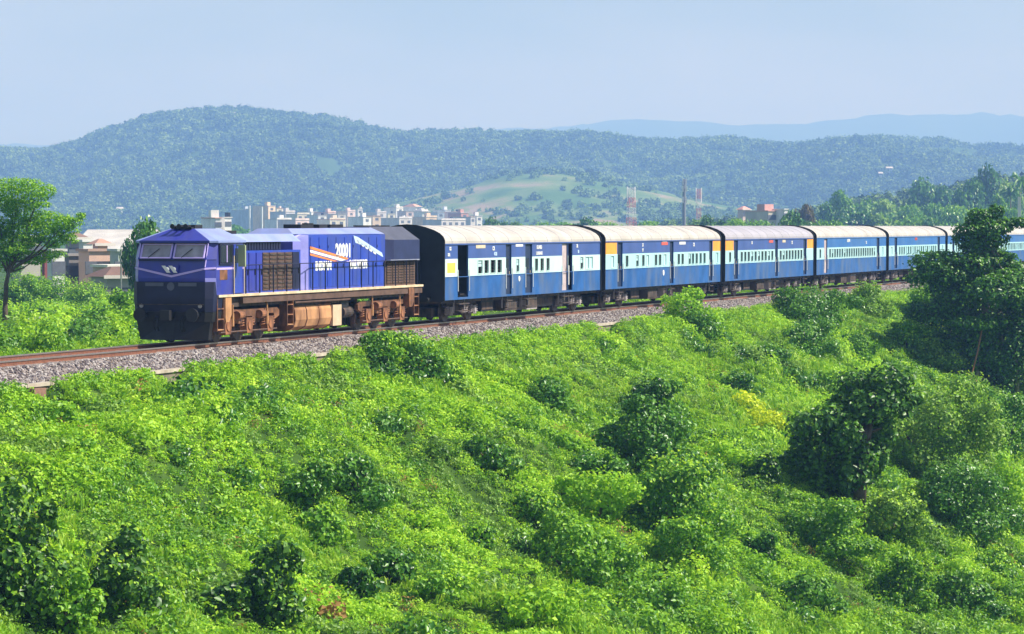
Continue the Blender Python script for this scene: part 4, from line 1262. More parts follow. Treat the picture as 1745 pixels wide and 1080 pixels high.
def bush(cx, cy, wpx, hpx, kind, label, name='bush', cat='bush', deep=1.0, lobes=6, group=None, base=None, dens=1.0, size=1.0):
    """cx, cy: middle of the bush as sighted; it stands on the ground under it."""
    _bs[0] += 1
    by = cy + hpx * .38 if base is None else base
    X, Y, z = at(cx, by)
    s = F / Y
    w = wpx / s * 1.15; h = (hpx / s) * 1.05
    r = random.Random(_bs[0])
    L = bush_lobes(w, h, w * deep, lobes, _bs[0])
    if w > .8: L = L[:1] + feather(L, 3, .55, _bs[0])
    for i in range(3):                    # trailing skirt that ties the bush to the creepers
        an = r.uniform(0, 6.28); L.append((math.cos(an) * w * .38, math.sin(an) * w * .38, h * .10, w * .2, w * .2, h * .16))
    m, lf, dn = LEAFM[kind]
    P, N = lobes_cloud(L, dn * dens / size ** 2, .3, _bs[0])
    o = empty(name, (X, Y, z - .05))
    tag(o, label, cat, group or BG[kind])
    link('foliage', leaves_mesh('foliage', P, N, lf * size, m, aspect=.72), o)
    if kind in LIT_TOPS:
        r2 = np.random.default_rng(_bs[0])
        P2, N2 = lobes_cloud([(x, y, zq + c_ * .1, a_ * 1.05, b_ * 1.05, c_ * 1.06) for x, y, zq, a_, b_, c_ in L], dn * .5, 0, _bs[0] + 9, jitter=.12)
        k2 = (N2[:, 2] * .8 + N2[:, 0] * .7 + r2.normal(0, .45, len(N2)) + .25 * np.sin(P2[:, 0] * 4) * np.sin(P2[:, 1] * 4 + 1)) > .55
        link('creeper', leaves_mesh('creeper', P2[k2], N2[k2], .12 * size, LIT_TOPS[kind], aspect=.75), o)  # added paler leaves on the sun-facing side, sunlight put into leaf colour
    b = MB(); stems(b, L, r, .03 + .012 * h); b.build('stems', M_bark, o)
    return o

B = [
 (640, 588, 75, 50, 'mid', 'straggly weeds growing up over the ballast edge below the locomotive rear', {}),
 (700, 592, 90, 66, 'mid', 'rounded bush at the track edge below the first coach front', {}),
 (712, 622, 90, 60, 'dark', 'dark bush just below the rounded one at the track edge', {}),
 (640, 618, 60, 44, 'dark', 'small dark bush left of the track edge thicket', {}),
 (755, 632, 60, 44, 'mid', 'small bush on the right flank of the track edge thicket', {}),
 (785, 668, 66, 52, 'pale', 'greyish bush standing alone below the thicket', {}),
 (834, 772, 88, 62, 'dark', 'dark bush in the middle of the grassy slope', {}),
 (612, 822, 104, 88, 'dark', 'dark bush with upright shoots left of the slope middle', {}),
 (524, 836, 92, 84, 'dark', 'dark mound higher and left of the shrub with shoots', {}),
 (540, 890, 84, 70, 'mid', 'leafy shrub under the dark mound', {}),
 (455, 990, 96, 170, 'vine', 'dark creeper draped stump near the bottom edge', {}),
 (392, 1020, 80, 60, 'vine', 'low dark creeper left of the draped stump', {}),
 (28, 935, 150, 270, 'vine', 'tall creeper covered mass at the left edge', {'lobes': 9}),
 (205, 985, 130, 150, 'vine', 'rounded creeper hummock right of the tall mass at the left edge', {'lobes': 8}),
 (108, 1040, 90, 110, 'mid', 'leafy bush between the two creeper masses at lower left', {}),
 (930, 668, 92, 60, 'dark', 'low dark bush above the slope middle', {}),
 (1112, 672, 92, 66, 'dark', 'dark bush crowning the ridge below the second coach', {}),
 (1150, 706, 66, 60, 'mid', 'bush on the right shoulder of the ridge', {}),
 (1095, 745, 150, 130, 'dark', 'large dark bush overhanging a hollow on the ridge', {'lobes': 9}),
 (1150, 850, 170, 150, 'mid', 'large broad leaved bush under the hollow', {'lobes': 9}),
 (1165, 935, 130, 110, 'mid', 'loose bush with a dark gap at its foot', {'lobes': 8}),
 (1010, 850, 150, 110, 'bright', 'bright broad leaved bush left of the hollow', {'lobes': 8}),
 (990, 945, 180, 150, 'mid', 'big leafy bush at the bottom centre', {'lobes': 10}),
 (905, 870, 80, 70, 'mid', 'bush left of the bright broad leaved one', {}),
 (812, 915, 54, 46, 'dark', 'small dark tuft below the middle of the slope', {}),
 (880, 930, 60, 50, 'dark', 'small dark bush right of the dark tuft', {}),
 (1172, 528, 92, 74, 'bright', 'bushy clump rising in front of the second coach wheels', {}),
 (1192, 560, 84, 50, 'dark', 'dark foot of the clump before the second coach', {}),
 (1378, 528, 130, 88, 'dark', 'dark round bush beside the track below the third coach', {'lobes': 8}),
 (1372, 578, 90, 66, 'dark', 'dark bush beneath the round one by the track', {}),
 (1480, 512, 78, 66, 'pale', 'pale leaved sapling below the fourth coach', {}),
 (1315, 606, 60, 42, 'dark', 'small dark bush on the upper right slope', {}),
 (1460, 590, 76, 60, 'mid', 'green bush right of the dark pair by the track', {}),
 (1545, 575, 90, 60, 'mid', 'green bush on the upper right slope near the tall tree', {}),
 (1272, 690, 62, 50, 'yellow', 'yellow flowering bush on the right slope', {}),
 (1312, 718, 56, 40, 'yellow', 'smaller yellow flowering plant below the first', {}),
 (1260, 655, 70, 50, 'dark', 'dark bush above the yellow flowers', {}),
 (1308, 800, 52, 64, 'vine', 'narrow dark bush left of the draped tree', {}),
 (1390, 790, 90, 90, 'mid', 'green bush at the foot of the draped tree', {}),
 (1600, 745, 190, 190, 'pale', 'wide pale green bush right of the draped tree', {'lobes': 12}),
 (1640, 850, 180, 140, 'dark', 'broad dark bush under the wide pale one', {'lobes': 10}),
 (1708, 730, 130, 140, 'dark', 'dark glossy bush at the right edge below the tall tree', {'lobes': 8}),
 (1725, 840, 80, 110, 'bright', 'bright bush at the right edge', {}),
 (1530, 880, 110, 90, 'pale', 'pale scrub below the draped tree', {}),
 (1400, 900, 160, 90, 'mid', 'feathery green shrub in the shade below the draped tree', {}),
 (1300, 940, 64, 54, 'dark', 'small dark bush near the bottom right of centre', {}),
 (1375, 1010, 110, 80, 'dark', 'dark shrub at the bottom right of centre', {}),
 (1540, 1000, 90, 90, 'mid', 'shrub with a dark hollow near the bottom right', {}),
 (1640, 1020, 130, 90, 'dark', 'dark shrub near the bottom right corner', {}),
 (1690, 960, 80, 60, 'mid', 'bush above the bottom right corner', {}),
 (1115, 1030, 150, 80, 'mid', 'leafy bush cut by the bottom edge', {}),
 (900, 1030, 110, 70, 'bright', 'bright bush cut by the bottom edge', {}),
 (660, 965, 64, 56, 'dark', 'small dark bush at lower centre left', {}),
 (608, 985, 70, 56, 'dark', 'dark bush paired with the one at lower centre left', {}),
 (740, 1000, 90, 60, 'mid', 'leafy clump at the lower centre', {}),
 (560, 1050, 60, 60, 'dry', 'orange brown withered branch at the bottom edge', {'dens': .5}),
 (85, 705, 90, 44, 'mid', 'low bush under the retaining wall at the left edge', {}),
 (130, 760, 60, 34, 'mid', 'small bush on the left slope', {}),
 (1235, 770, 80, 60, 'bright', 'bright bush between the ridge and the right hollow', {}),
 (1420, 650, 80, 50, 'mid', 'bush above the draped tree', {}),
 (960, 755, 70, 46, 'mid', 'bush on the left flank of the ridge', {}),
 (1012, 790, 80, 50, 'dark', 'dark shadowed bush left of the ridge hollow', {}),
]
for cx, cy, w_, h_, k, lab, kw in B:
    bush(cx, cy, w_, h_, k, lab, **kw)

# ---------------------------------------------------------------- trees
def tree(name, X, Y, z, lobes, trunk_pts, rad, leafm, leaf, dens, label, group=None, limbs=True, seed=1, bark=M_bark, aspect=.7, inner=.3, extra_trunks=(), creeper=None, fk=None):
    o = empty(name, (X, Y, z - .1))
    tag(o, label, 'tree', group)
    core = lobes
    if fk: lobes = feather(lobes, fk[0], fk[1], seed)
    P, N = lobes_cloud(lobes, dens, inner, seed)
    link('crown', leaves_mesh('crown', P, N, leaf, leafm, aspect=aspect), o)
    if creeper:  # added paler leaves on upper sides, painting bright highlights onto the crown
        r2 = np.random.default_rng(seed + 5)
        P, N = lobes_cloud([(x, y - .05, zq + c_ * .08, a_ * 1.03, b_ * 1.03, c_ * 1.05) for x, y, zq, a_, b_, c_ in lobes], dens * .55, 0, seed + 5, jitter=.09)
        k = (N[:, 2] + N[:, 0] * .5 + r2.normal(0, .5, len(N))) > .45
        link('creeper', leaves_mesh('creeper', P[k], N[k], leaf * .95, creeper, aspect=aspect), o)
    b = MB(); b.tube(trunk_pts, rad, 9)
    tk_ = b.build('trunk', bark, o, smooth_=True)
    r = random.Random(seed)
    if limbs:
        tp_ = Vector(trunk_pts[-1])
        for q in core:
            b = MB(); e = Vector(q[:3]); st_ = tp_.lerp(Vector(trunk_pts[-2]), r.random() * .6)
            md = st_.lerp(e, .5) + Vector((0, 0, -.08 * (e - st_).length))
            b.tube([st_, md, e], [rad[-1] * .8, rad[-1] * .5, rad[-1] * .2], 6)
            b.build('limb', bark, tk_)
    for pts, rr in extra_trunks:
        b = MB(); b.tube(pts, rr, 8); b.build('trunk', bark, o, smooth_=True)
    return o

# draped tree on the right slope
X, Y, z = at(1462, 876); s = F / Y
U = lambda cx, cy, w, h, dy=0, dp=.8: ((cx - 1462) / s, dy, (876 - cy) / s, w / 2 / s, w / 2 / s * dp, h / 2 / s)
tree('draped_tree', X, Y, z, [U(1500, 668, 130, 100), U(1455, 690, 80, 70, .5), U(1545, 690, 70, 60, .4), U(1505, 730, 80, 120, .3), U(1400, 742, 110, 90, -.4), U(1362, 765, 70, 60), U(1440, 745, 70, 70, .4),
     U(1480, 790, 70, 130, .4), U(1440, 820, 90, 110, .2), U(1395, 790, 60, 80, -.2), U(1430, 735, 50, 50, -1.2)],
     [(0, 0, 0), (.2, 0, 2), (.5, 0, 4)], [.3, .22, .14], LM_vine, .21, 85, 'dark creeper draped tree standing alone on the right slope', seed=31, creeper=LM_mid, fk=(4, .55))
X, Y, z = at(1500, 850)
# tall creeper-covered tree at the right edge
X, Y, z = at(1680, 662); s = F / Y
U = lambda cx, cy, w, h, dy=0, dp=.8: ((cx - 1680) / s, dy, (662 - cy) / s, w / 2 / s, w / 2 / s * dp, h / 2 / s)
tree('tall_tree', X, Y, z, [U(1668, 362, 44, 36), U(1692, 364, 34, 34, .3), U(1676, 390, 70, 40), U(1664, 410, 60, 40), U(1704, 388, 40, 36, .5), U(1740, 380, 34, 20), U(1672, 445, 84, 64), U(1682, 570, 60, 90, -.5), U(1672, 610, 46, 70, -.6), U(1700, 620, 50, 80, -.9), U(1728, 600, 50, 90, -1.0), U(1658, 418, 50, 40, .2), U(1684, 410, 56, 44, .3), U(1666, 378, 44, 36, .2), U(1625, 474, 80, 40, .4), U(1700, 440, 70, 40, .8),
     U(1640, 450, 110, 50), U(1605, 458, 80, 56, -.5), U(1572, 464, 50, 40, -.6), U(1725, 460, 70, 50, .4), U(1690, 490, 150, 70), U(1630, 505, 80, 80, -.3), U(1740, 500, 110, 80),
     U(1680, 540, 90, 60, .8), U(1590, 530, 80, 46), U(1640, 555, 90, 36, -1.3), U(1730, 560, 120, 60, .3), U(1700, 585, 90, 50, 1.2), U(1610, 600, 70, 70, .7), U(1760, 610, 80, 80, .6), U(1640, 620, 60, 70, 1.2)],
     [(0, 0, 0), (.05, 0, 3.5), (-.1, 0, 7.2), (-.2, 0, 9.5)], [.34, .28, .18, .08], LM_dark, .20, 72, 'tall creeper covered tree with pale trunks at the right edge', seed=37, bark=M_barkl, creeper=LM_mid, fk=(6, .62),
     extra_trunks=[([(1.0, -.6, 0), (.9, -.5, 2.2), (.7, -.3, 4.5)], [.16, .14, .1]), ([(1.7, -.9, -.2), (1.6, -.8, 1.8), (1.9, -.4, 4.0)], [.13, .12, .08]), ([(-.6, -.7, 0), (-.5, -.6, 2.5), (-.2, -.3, 4.6)], [.13, .11, .08])])
b = MB(); b.tube([(-1.25, -1.6, .2), (-.7, -1.4, 2.2), (-.42, -1.3, 3.6)], [.05, .045, .04], 7)
po = b.build('leaning_pole', mat('reddish_pole', (.36, .17, .10), .8), None, (X, Y, z - .1))
tag(po, 'thin reddish brown pole leaning against the tall tree trunks', 'pole')
bush(1590, 510, 110, 120, 'mid', 'leafy bush at the left foot of the tall tree hiding the coach wheels', size=1.25, group='bushes under the tall tree')
bush(1625, 560, 110, 110, 'vine', 'dark bush in front of the tall tree lower crown', size=1.25, group='bushes under the tall tree')
bush(1590, 600, 80, 60, 'pale', 'pale feathery frond left of the tall tree trunks', size=1.1, group='bushes under the tall tree')
bush(1725, 645, 110, 70, 'vine', 'dark undergrowth right of the tall tree trunks', size=1.25, group='bushes under the tall tree')

# flat crowned tree at the far left, across the track
Y = 150.0; s = F / Y; X = px_at(8, Y); z = float(ground_xy(X, Y)); zz = 4 - z
U = lambda cx, cy, w, h, dy=0, dp=.9: ((cx - 8) / s, dy, zz - (cy - 386) / s, w / 2 / s, w / 2 / s * dp, h / 2 / s)
tree('flat_crowned_tree', X, Y, z, [U(30, 322, 94, 50), U(66, 328, 56, 46, .3), U(20, 360, 80, 50, .4), U(-10, 410, 80, 50, .3), U(70, 372, 60, 30, .5), U(95, 380, 70, 40), U(40, 400, 110, 56, .8), U(10, 440, 100, 50, 1.0), U(-8, 322, 90, 44), U(20, 342, 90, 28, .5), U(62, 345, 44, 20, -.4), U(118, 372, 62, 26, -.3), U(84, 388, 80, 36, .3), U(50, 392, 70, 40), U(104, 402, 60, 26, .4),
     U(14, 390, 60, 44, .4), U(-30, 380, 80, 60), U(30, 418, 70, 26, -.5), U(75, 412, 50, 24, .7), U(138, 366, 26, 16), U(-40, 340, 60, 40), U(60, 436, 90, 30, .8)],
     [(0, 0, 0), (0, 0, 1.2), (.05, 0, 2.4), (.3, 0, 3.6)], [.17, .14, .12, .07], LM_crown, .11, 90, 'flat crowned green tree at the left edge behind the track', seed=41, creeper=LM_cover, fk=(9, .48))

# bushes between the track and the houses
far_b = [
 (150, 562, 70, 46, 'dark', 'dark round bush close behind the track on the left'), (182, 572, 44, 30, 'dark', 'smaller dark bush right of the round one behind the track'),
 (40, 575, 60, 40, 'mid', 'bush behind the track at the far left'), (90, 582, 50, 30, 'mid', 'low bush behind the track left of the dark round one'),
 (215, 522, 60, 60, 'mid', 'green bush beside the locomotive front'), (232, 560, 40, 40, 'bright', 'bright bush touching the locomotive nose in view'),
 (150, 505, 90, 60, 'mid', 'broad bush below the brown roofed house'), (95, 500, 90, 70, 'mid', 'broad bush under the flat crowned tree'),
 (40, 500, 90, 80, 'mid', 'tall bush beside the flat crowned tree trunk'), (60, 535, 60, 40, 'dark', 'dark bush under the flat crowned tree'),
 (120, 470, 90, 50, 'mid', 'bush in front of the grey shed'), (60, 462, 90, 50, 'mid', 'bush left of the white walled house'), (25, 545, 50, 40, 'bright', 'bright shrub at the far left behind the track'),
 (112, 540, 70, 40, 'bright', 'bright shrub behind the dark round bush'), (190, 545, 50, 34, 'bright', 'bright shrub above the smaller dark bush'), (10, 585, 40, 36, 'dark', 'dark shrub at the left edge behind the track'),
 (175, 485, 70, 36, 'pale', 'pale shrub just below the brown roofed house'), (220, 497, 60, 26, 'bright', 'bright shrub under the house fascia by the locomotive')]
for cx, cy, w_, h_, k, lab in far_b:
    bush(cx, cy, w_, h_, k, lab, group='bushes behind the track on the left', size=1.2, base=cy + h_ * .42)
# pale grey boulder heap seen among the far bushes
X, Y, z = at(70, 560)
b = MB()
rr_ = random.Random(8)
for k in range(7):
    cx_, cy_, q = rr_.uniform(-.9, .9), rr_.uniform(-.4, .4), rr_.uniform(.18, .34)
    b.loft([[(cx_ + math.cos(t) * q * f_ * rr_.uniform(.85, 1.1), cy_ + math.sin(t) * q * f_, zq * q) for t in np.linspace(0, 5.4, 7)] for f_, zq in ((.7, -.4), (1, .3), (.85, .9), (.3, 1.2))])
bo_ = b.build('rubble_heap', mat('grey_rubble', (.34, .34, .34), .9, var=.3), None, (X, Y, z + .3))
tag(bo_, 'grey rubble heap among the bushes behind the track', 'rubble', kind='stuff')

# mid distance trees, copies of a few kinds
def proto_tree(seed, kind, w, h, leafm=LM_mid, palm=False):
    if palm:
        b = MB(); b.tube([(0, 0, 0), (.2, 0, h * .5), (.1, .1, h * .92)], [.22, .16, .13], 8)
        tr_ = b.mesh('trunk', M_barkl)
        b = MB(); r = random.Random(seed)
        for i in range(16):
            an = i * 2.4; el = r.uniform(-.2, 1.0); ln = w * .55
            pts = []
            for t in np.linspace(0, 1, 6):
                rr = ln * t; zq = h * .92 + math.sin(el) * ln * t - 1.0 * ln * .5 * t * t
                pts.append((math.cos(an) * rr * math.cos(el) + .1, math.sin(an) * rr * math.cos(el) + .1, zq))
            for j in range(5):
                wv = .34 * math.sin((j + .7) / 6 * math.pi) + .08
                p, q = pts[j], pts[j + 1]; nx, ny = -math.sin(an) * wv, math.cos(an) * wv
                b.poly([p, q, (q[0] + nx, q[1] + ny, q[2] - .25)]); b.poly([p, q, (q[0] - nx, q[1] - ny, q[2] - .25)]); b.poly([p, (p[0] + nx, p[1] + ny, p[2] - .25), (q[0] + nx, q[1] + ny, q[2] - .25)]); b.poly([p, (p[0] - nx, p[1] - ny, p[2] - .25), (q[0] - nx, q[1] - ny, q[2] - .25)])
        return b.mesh('crown', leafm), tr_
    r = random.Random(seed)
    L = [(x * 1.0, y, zq + h * .28, a_, b_, c_) for x, y, zq, a_, b_, c_ in bush_lobes(w * 1.25, h * .78, w * 1.2, 8, seed)]
    P, N = lobes_cloud(L, 2600 / (w * h * 4.2), .2, seed)
    cr_ = leaves_mesh('crown', P, N, .06 * (w + h) / 2 + .2, leafm, aspect=.8, r=np.random.default_rng(seed))
    b = MB(); b.tube([(0, 0, 0), (.1, 0, h * .3), (0, .1, h * .55)], [.35, .25, .12], 8)
    for q in L[1:5]: b.tube([(0, 0, h * .3), (q[0], q[1], q[2])], [.16, .05], 6)
    return cr_, b.mesh('trunk', M_bark)
PT = {'round': proto_tree(71, 'r', 9, 10, LM_dark), 'broad': proto_tree(72, 'b', 13, 9, LM_mid), 'tall': proto_tree(73, 't', 7, 13, LM_mid), 'pale': proto_tree(74, 'p', 10, 9, LM_pale),
      'palm': proto_tree(75, 'c', 6, 10, LM_mid, True), 'rusty': proto_tree(76, 'p', 9, 8, LM_rusty)}
KW = {'round': 9, 'broad': 13, 'tall': 7, 'pale': 10, 'palm': 6, 'rusty': 9}
KH = {'round': 9.6, 'broad': 8.8, 'tall': 12.4, 'pale': 8.8, 'palm': 10, 'rusty': 7.8}
def far_tree(kind, px, ytop, Y, label, group, base=-3.0, wpx=None):
    X = px_at(px, Y); top = 4 + (386 - ytop) * Y / F
    base = max(base, -3.2)
    if group == 'trees on the wooded rise':
        Y *= 1.39; X = px_at(px, Y); top = 4 + (386 - ytop) * Y / F
        t_ = (Y - 1250) / 480
        H = 4 + (386 - np.interp(X / 1250 * F + 872, [p[0] for p in H4], [p[1] for p in H4])) * 1250 / F
        base = -6 + (H + 6) * float(smooth(1 + t_)) ** .85 - .5
        base = min(base, top - 5)
    sc_ = (top - base) / KH[kind]
    o = empty(kind_names[kind], (X, Y, base), random.Random(int(px * 7 + Y)).uniform(0, 6.28))
    sx_ = sc_ if wpx is None else (wpx * Y / F) / KW[kind]
    o.scale = (sx_, sx_, sc_)
    tag(o, label, 'tree', group)
    link('crown', PT[kind][0], o); link('trunk', PT[kind][1], o)
kind_names = {'round': 'dense_tree', 'broad': 'broad_tree', 'tall': 'tall_tree', 'pale': 'pale_tree', 'palm': 'palm_tree', 'rusty': 'rusty_tree'}
G4 = 'trees on the wooded rise'
for q in [
 ('tall', 1440, 332, 640, 'dark pointed tree at the left end of the wooded rise', 44), ('round', 1415, 352, 620, 'rounded dark tree left of the pointed one', 40),
 ('broad', 1480, 335, 660, 'broad pale green tree right of the pointed tree', 70), ('pale', 1515, 338, 640, 'pale tree in the middle of the wooded rise', 60),
 ('round', 1575, 312, 700, 'dark round tree high on the wooded rise', 60), ('broad', 1545, 345, 600, 'broad tree below the dark round one', 74),
 ('broad', 1600, 342, 600, 'broad green tree right below the dark round one', 70), ('round', 1668, 292, 640, 'tallest dark tree rising over the draped tall tree top', 52),
 ('round', 1650, 316, 620, 'dark tree left of the tallest on the rise', 44), ('pale', 1705, 305, 640, 'pale green tree at the right of the tallest', 60),
 ('palm', 1738, 296, 560, 'palm tree at the right edge of the rise', 40), ('palm', 1722, 318, 540, 'lower palm near the right edge', 44),
 ('broad', 1640, 345, 540, 'broad green tree behind the last coaches', 80), ('pale', 1500, 362, 560, 'low pale tree over the fourth coach roof', 70),
 ('broad', 1560, 364, 540, 'low broad tree over the fifth coach roof', 80), ('round', 1450, 365, 560, 'low dark tree over the fourth coach', 60),
 ('tall', 1690, 340, 520, 'slim tree right behind the tall tree top', 40), ('broad', 1720, 350, 500, 'broad tree low at the right edge', 80), ('round', 1610, 368, 500, 'low dark tree over the sixth coach roof', 60)]:
    far_tree(q[0], q[1], q[2], q[3], q[4], G4, wpx=q[5])
G5 = 'trees in the valley behind the train'
for q in [
 ('round', 262, 384, 230, 'dark tree behind the locomotive cab', 66), ('round', 240, 400, 235, 'dark bushy tree left of the locomotive cab', 44),
 ('rusty', 1372, 346, 620, 'tree with rusty brown crown above the third coach end', 36), ('round', 1360, 366, 520, 'dark tree under the rusty crowned one', 48),
 ('broad', 1248, 370, 560, 'low tree above the gap between second and third coach', 70), ('broad', 1290, 372, 560, 'low green tree left of the block of flats', 60),
 ('pale', 1195, 372, 640, 'pale low tree at the foot of the lattice mast', 50), ('round', 1215, 372, 600, 'small dark tree right of the lattice mast', 40),
 ('broad', 1110, 374, 700, 'low tree between the red mast and the grey mast', 60), ('broad', 1040, 375, 700, 'low tree left of the red and white mast', 70),
 ('round', 990, 376, 700, 'low dark tree above the first coach rear', 50), ('broad', 930, 376, 760, 'low broad tree above the first coach middle', 80),
 ('pale', 880, 376, 760, 'pale low tree above the first coach front', 50), ('round', 840, 375, 760, 'dark low tree at the right end of the town', 40), ('broad', 1405, 372, 560, 'low green tree above the fourth coach front', 60),
 ('round', 1330, 378, 470, 'small dark tree in front of the block of flats', 36), ('broad', 372, 380, 900, 'low tree behind the locomotive roof', 90), ('pale', 250, 376, 620, 'pale tree right of the large metal roof', 44)]:
    far_tree(q[0], q[1], q[2], q[3], q[4], G5, wpx=q[5])

# ---------------------------------------------------------------- houses and town
WM = {}
def wall_m(c):
    k = tuple(round(v, 2) for v in c)
    if k not in WM: WM[k] = mat('plaster_%d' % len(WM), c, .85, var=.10, scale=.4, dirt=tuple(v * .6 for v in c), dirt_amt=.5)
    return WM[k]
M_winfar = mat('far_window', (.13, .14, .17), .4)
def house(px0, px1, ytop, Y, c, label, name='house', roof='flat', rc=(.5, .48, .45), floors=None, wins=None, group=None, cat='house', base=-3.1, depth=None, rz=0.0, ridge=None, ww=1.3):
    x0, x1 = px_at(px0, Y), px_at(px1, Y); w = x1 - x0; h = 4 + (386 - ytop) * Y / F - base
    dp = depth or w * .8
    if rz == 0: rz = R(34); w *= .82
    o = empty(name, ((x0 + x1) / 2, Y, base), rz)
    tag(o, label, cat, group)
    bx('wall', o, wall_m(c), -w / 2, w / 2, 0, dp, 0, h if roof != 'gable' else h - (ridge or 1.5))
    m = mat('roof_%s' % '_'.join('%02d' % int(v * 100) for v in rc), rc, .8, var=.15, scale=.5)
    if roof == 'flat':
        r_ = bx('roof', o, m, -w / 2 - .2, w / 2 + .2, -.2, dp + .2, h + .001, h + .22)
        if w > 5: bx('parapet', r_, wall_m(c), -w / 2, w / 2, -.05, .12, h + .221, h + .8)
    elif roof == 'gable':
        hr = ridge or 1.5; e = h - hr
        MB().prism([(-.5, e), (-.5, e + .12), (dp / 2, h + .12), (dp + .5, e + .12), (dp + .5, e), (dp / 2, h - .02)], -w / 2 - .5, w / 2 + .5, 'x').build('roof', m, o)
        MB().prism([(0, e), (dp / 2, h - .05), (dp, e)], -w / 2 + .002, w / 2 - .002, 'x').build('gable_wall', wall_m(c), o)
    elif roof == 'hip':
        b = MB(); b.loft([[(-w / 2 - .5, -.5, h), (w / 2 + .5, -.5, h), (w / 2 + .5, dp + .5, h), (-w / 2 - .5, dp + .5, h)], [(-w * .15, dp * .4, h + (ridge or 1.6)), (w * .15, dp * .4, h + (ridge or 1.6)), (w * .15, dp * .6, h + (ridge or 1.6)), (-w * .15, dp * .6, h + (ridge or 1.6))]])
        b.build('roof', m, o)
        bx('fascia', o, wall_m((.7, .66, .62)), -w / 2 - .52, w / 2 + .52, -.56, -.5, h - .15, h + .12)
    nf = floors or max(1, int(h / 3.2)); nw = wins if wins is not None else max(1, int(w / 3.2))
    hh = h if roof != 'gable' else h - (ridge or 1.5)
    for i in range(nf):
        for j in range(nw):
            q = part('window', ('fw', ww), lambda s_: s_.box(-ww / 2, ww / 2, -.06, .05, -.6, .6), M_winfar, o, (-w / 2 + w * (j + .5) / nw, 0, hh - 1.5 - i * 3.1))
    return o

# near village on the left
house(128, 235, 393, 300, (.50, .48, .46), 'long building under a big pale metal roof', 'metal_roofed_hall', 'gable', (.50, .48, .46), 1, 5, depth=16, ridge=2.0, rz=R(-4))
house(86, 113, 428, 262, (.80, .80, .78), 'small bright white house beside the bushes', 'house', 'flat', (.6, .58, .55), 1, 1)
house(74, 87, 430, 268, (.32, .10, .10), 'dark red shed left of the white house', 'shed', 'flat', (.4, .3, .3), 1, 0, cat='shed')
house(113, 145, 436, 266, (.26, .24, .24), 'dark grey open fronted shed between the white and the peach house', 'shed', 'flat', (.3, .28, .28), 1, 3, cat='shed')
house(118, 148, 406, 285, (.40, .36, .40), 'lilac grey house with a dark brown roof edge', 'house', 'hip', (.20, .13, .11), 1, 2, ridge=.6)
house(139, 160, 412, 280, (.82, .82, .84), 'little white rooftop room', 'house', 'flat', (.75, .75, .75), 1, 0)
house(145, 196, 428, 264, (.78, .52, .42), 'peach coloured house with balconies', 'house', 'flat', (.45, .30, .24), 2, 4)
house(163, 186, 416, 268, (.80, .52, .44), 'peach upper storey above the house with balconies', 'house', 'hip', (.45, .26, .20), 1, 2, ridge=.5)
house(196, 236, 428, 262, (.48, .56, .50), 'pale mint green house left of the locomotive', 'house', 'flat', (.5, .55, .5), 2, 3)
house(172, 246, 471, 240, (.50, .47, .52), 'low grey house with brown tiled roof by the locomotive front', 'house', 'hip', (.18, .11, .09), 1, 4, ridge=.8)
house(175, 250, 455, 252, (.60, .42, .36), 'pinkish house with a pale ledge behind the brown roofed one', 'house', 'flat', (.75, .72, .66), 1, 4)
house(30, 74, 404, 300, (.50, .48, .42), 'beige house half hidden by the flat crowned tree', 'house', 'flat', (.5, .48, .45), 2, 3)
for i, (px, yt) in enumerate(((206, 428), (222, 424))):
    Y = 238; X = px_at(px, Y); top = 4 + (386 - yt) * Y / F
    b = MB(); b.tube([(0, 0, 0), (0, 0, top + 3.1)], [.09, .06], 7)
    po = b.build('utility_pole', mat('pole_grey', (.42, .42, .40), .7), None, (X, Y, -3.1))
    tag(po, ['pale utility pole before the mint green house', 'taller pale utility pole nearer the locomotive'][i], 'pole', 'utility poles in the village')

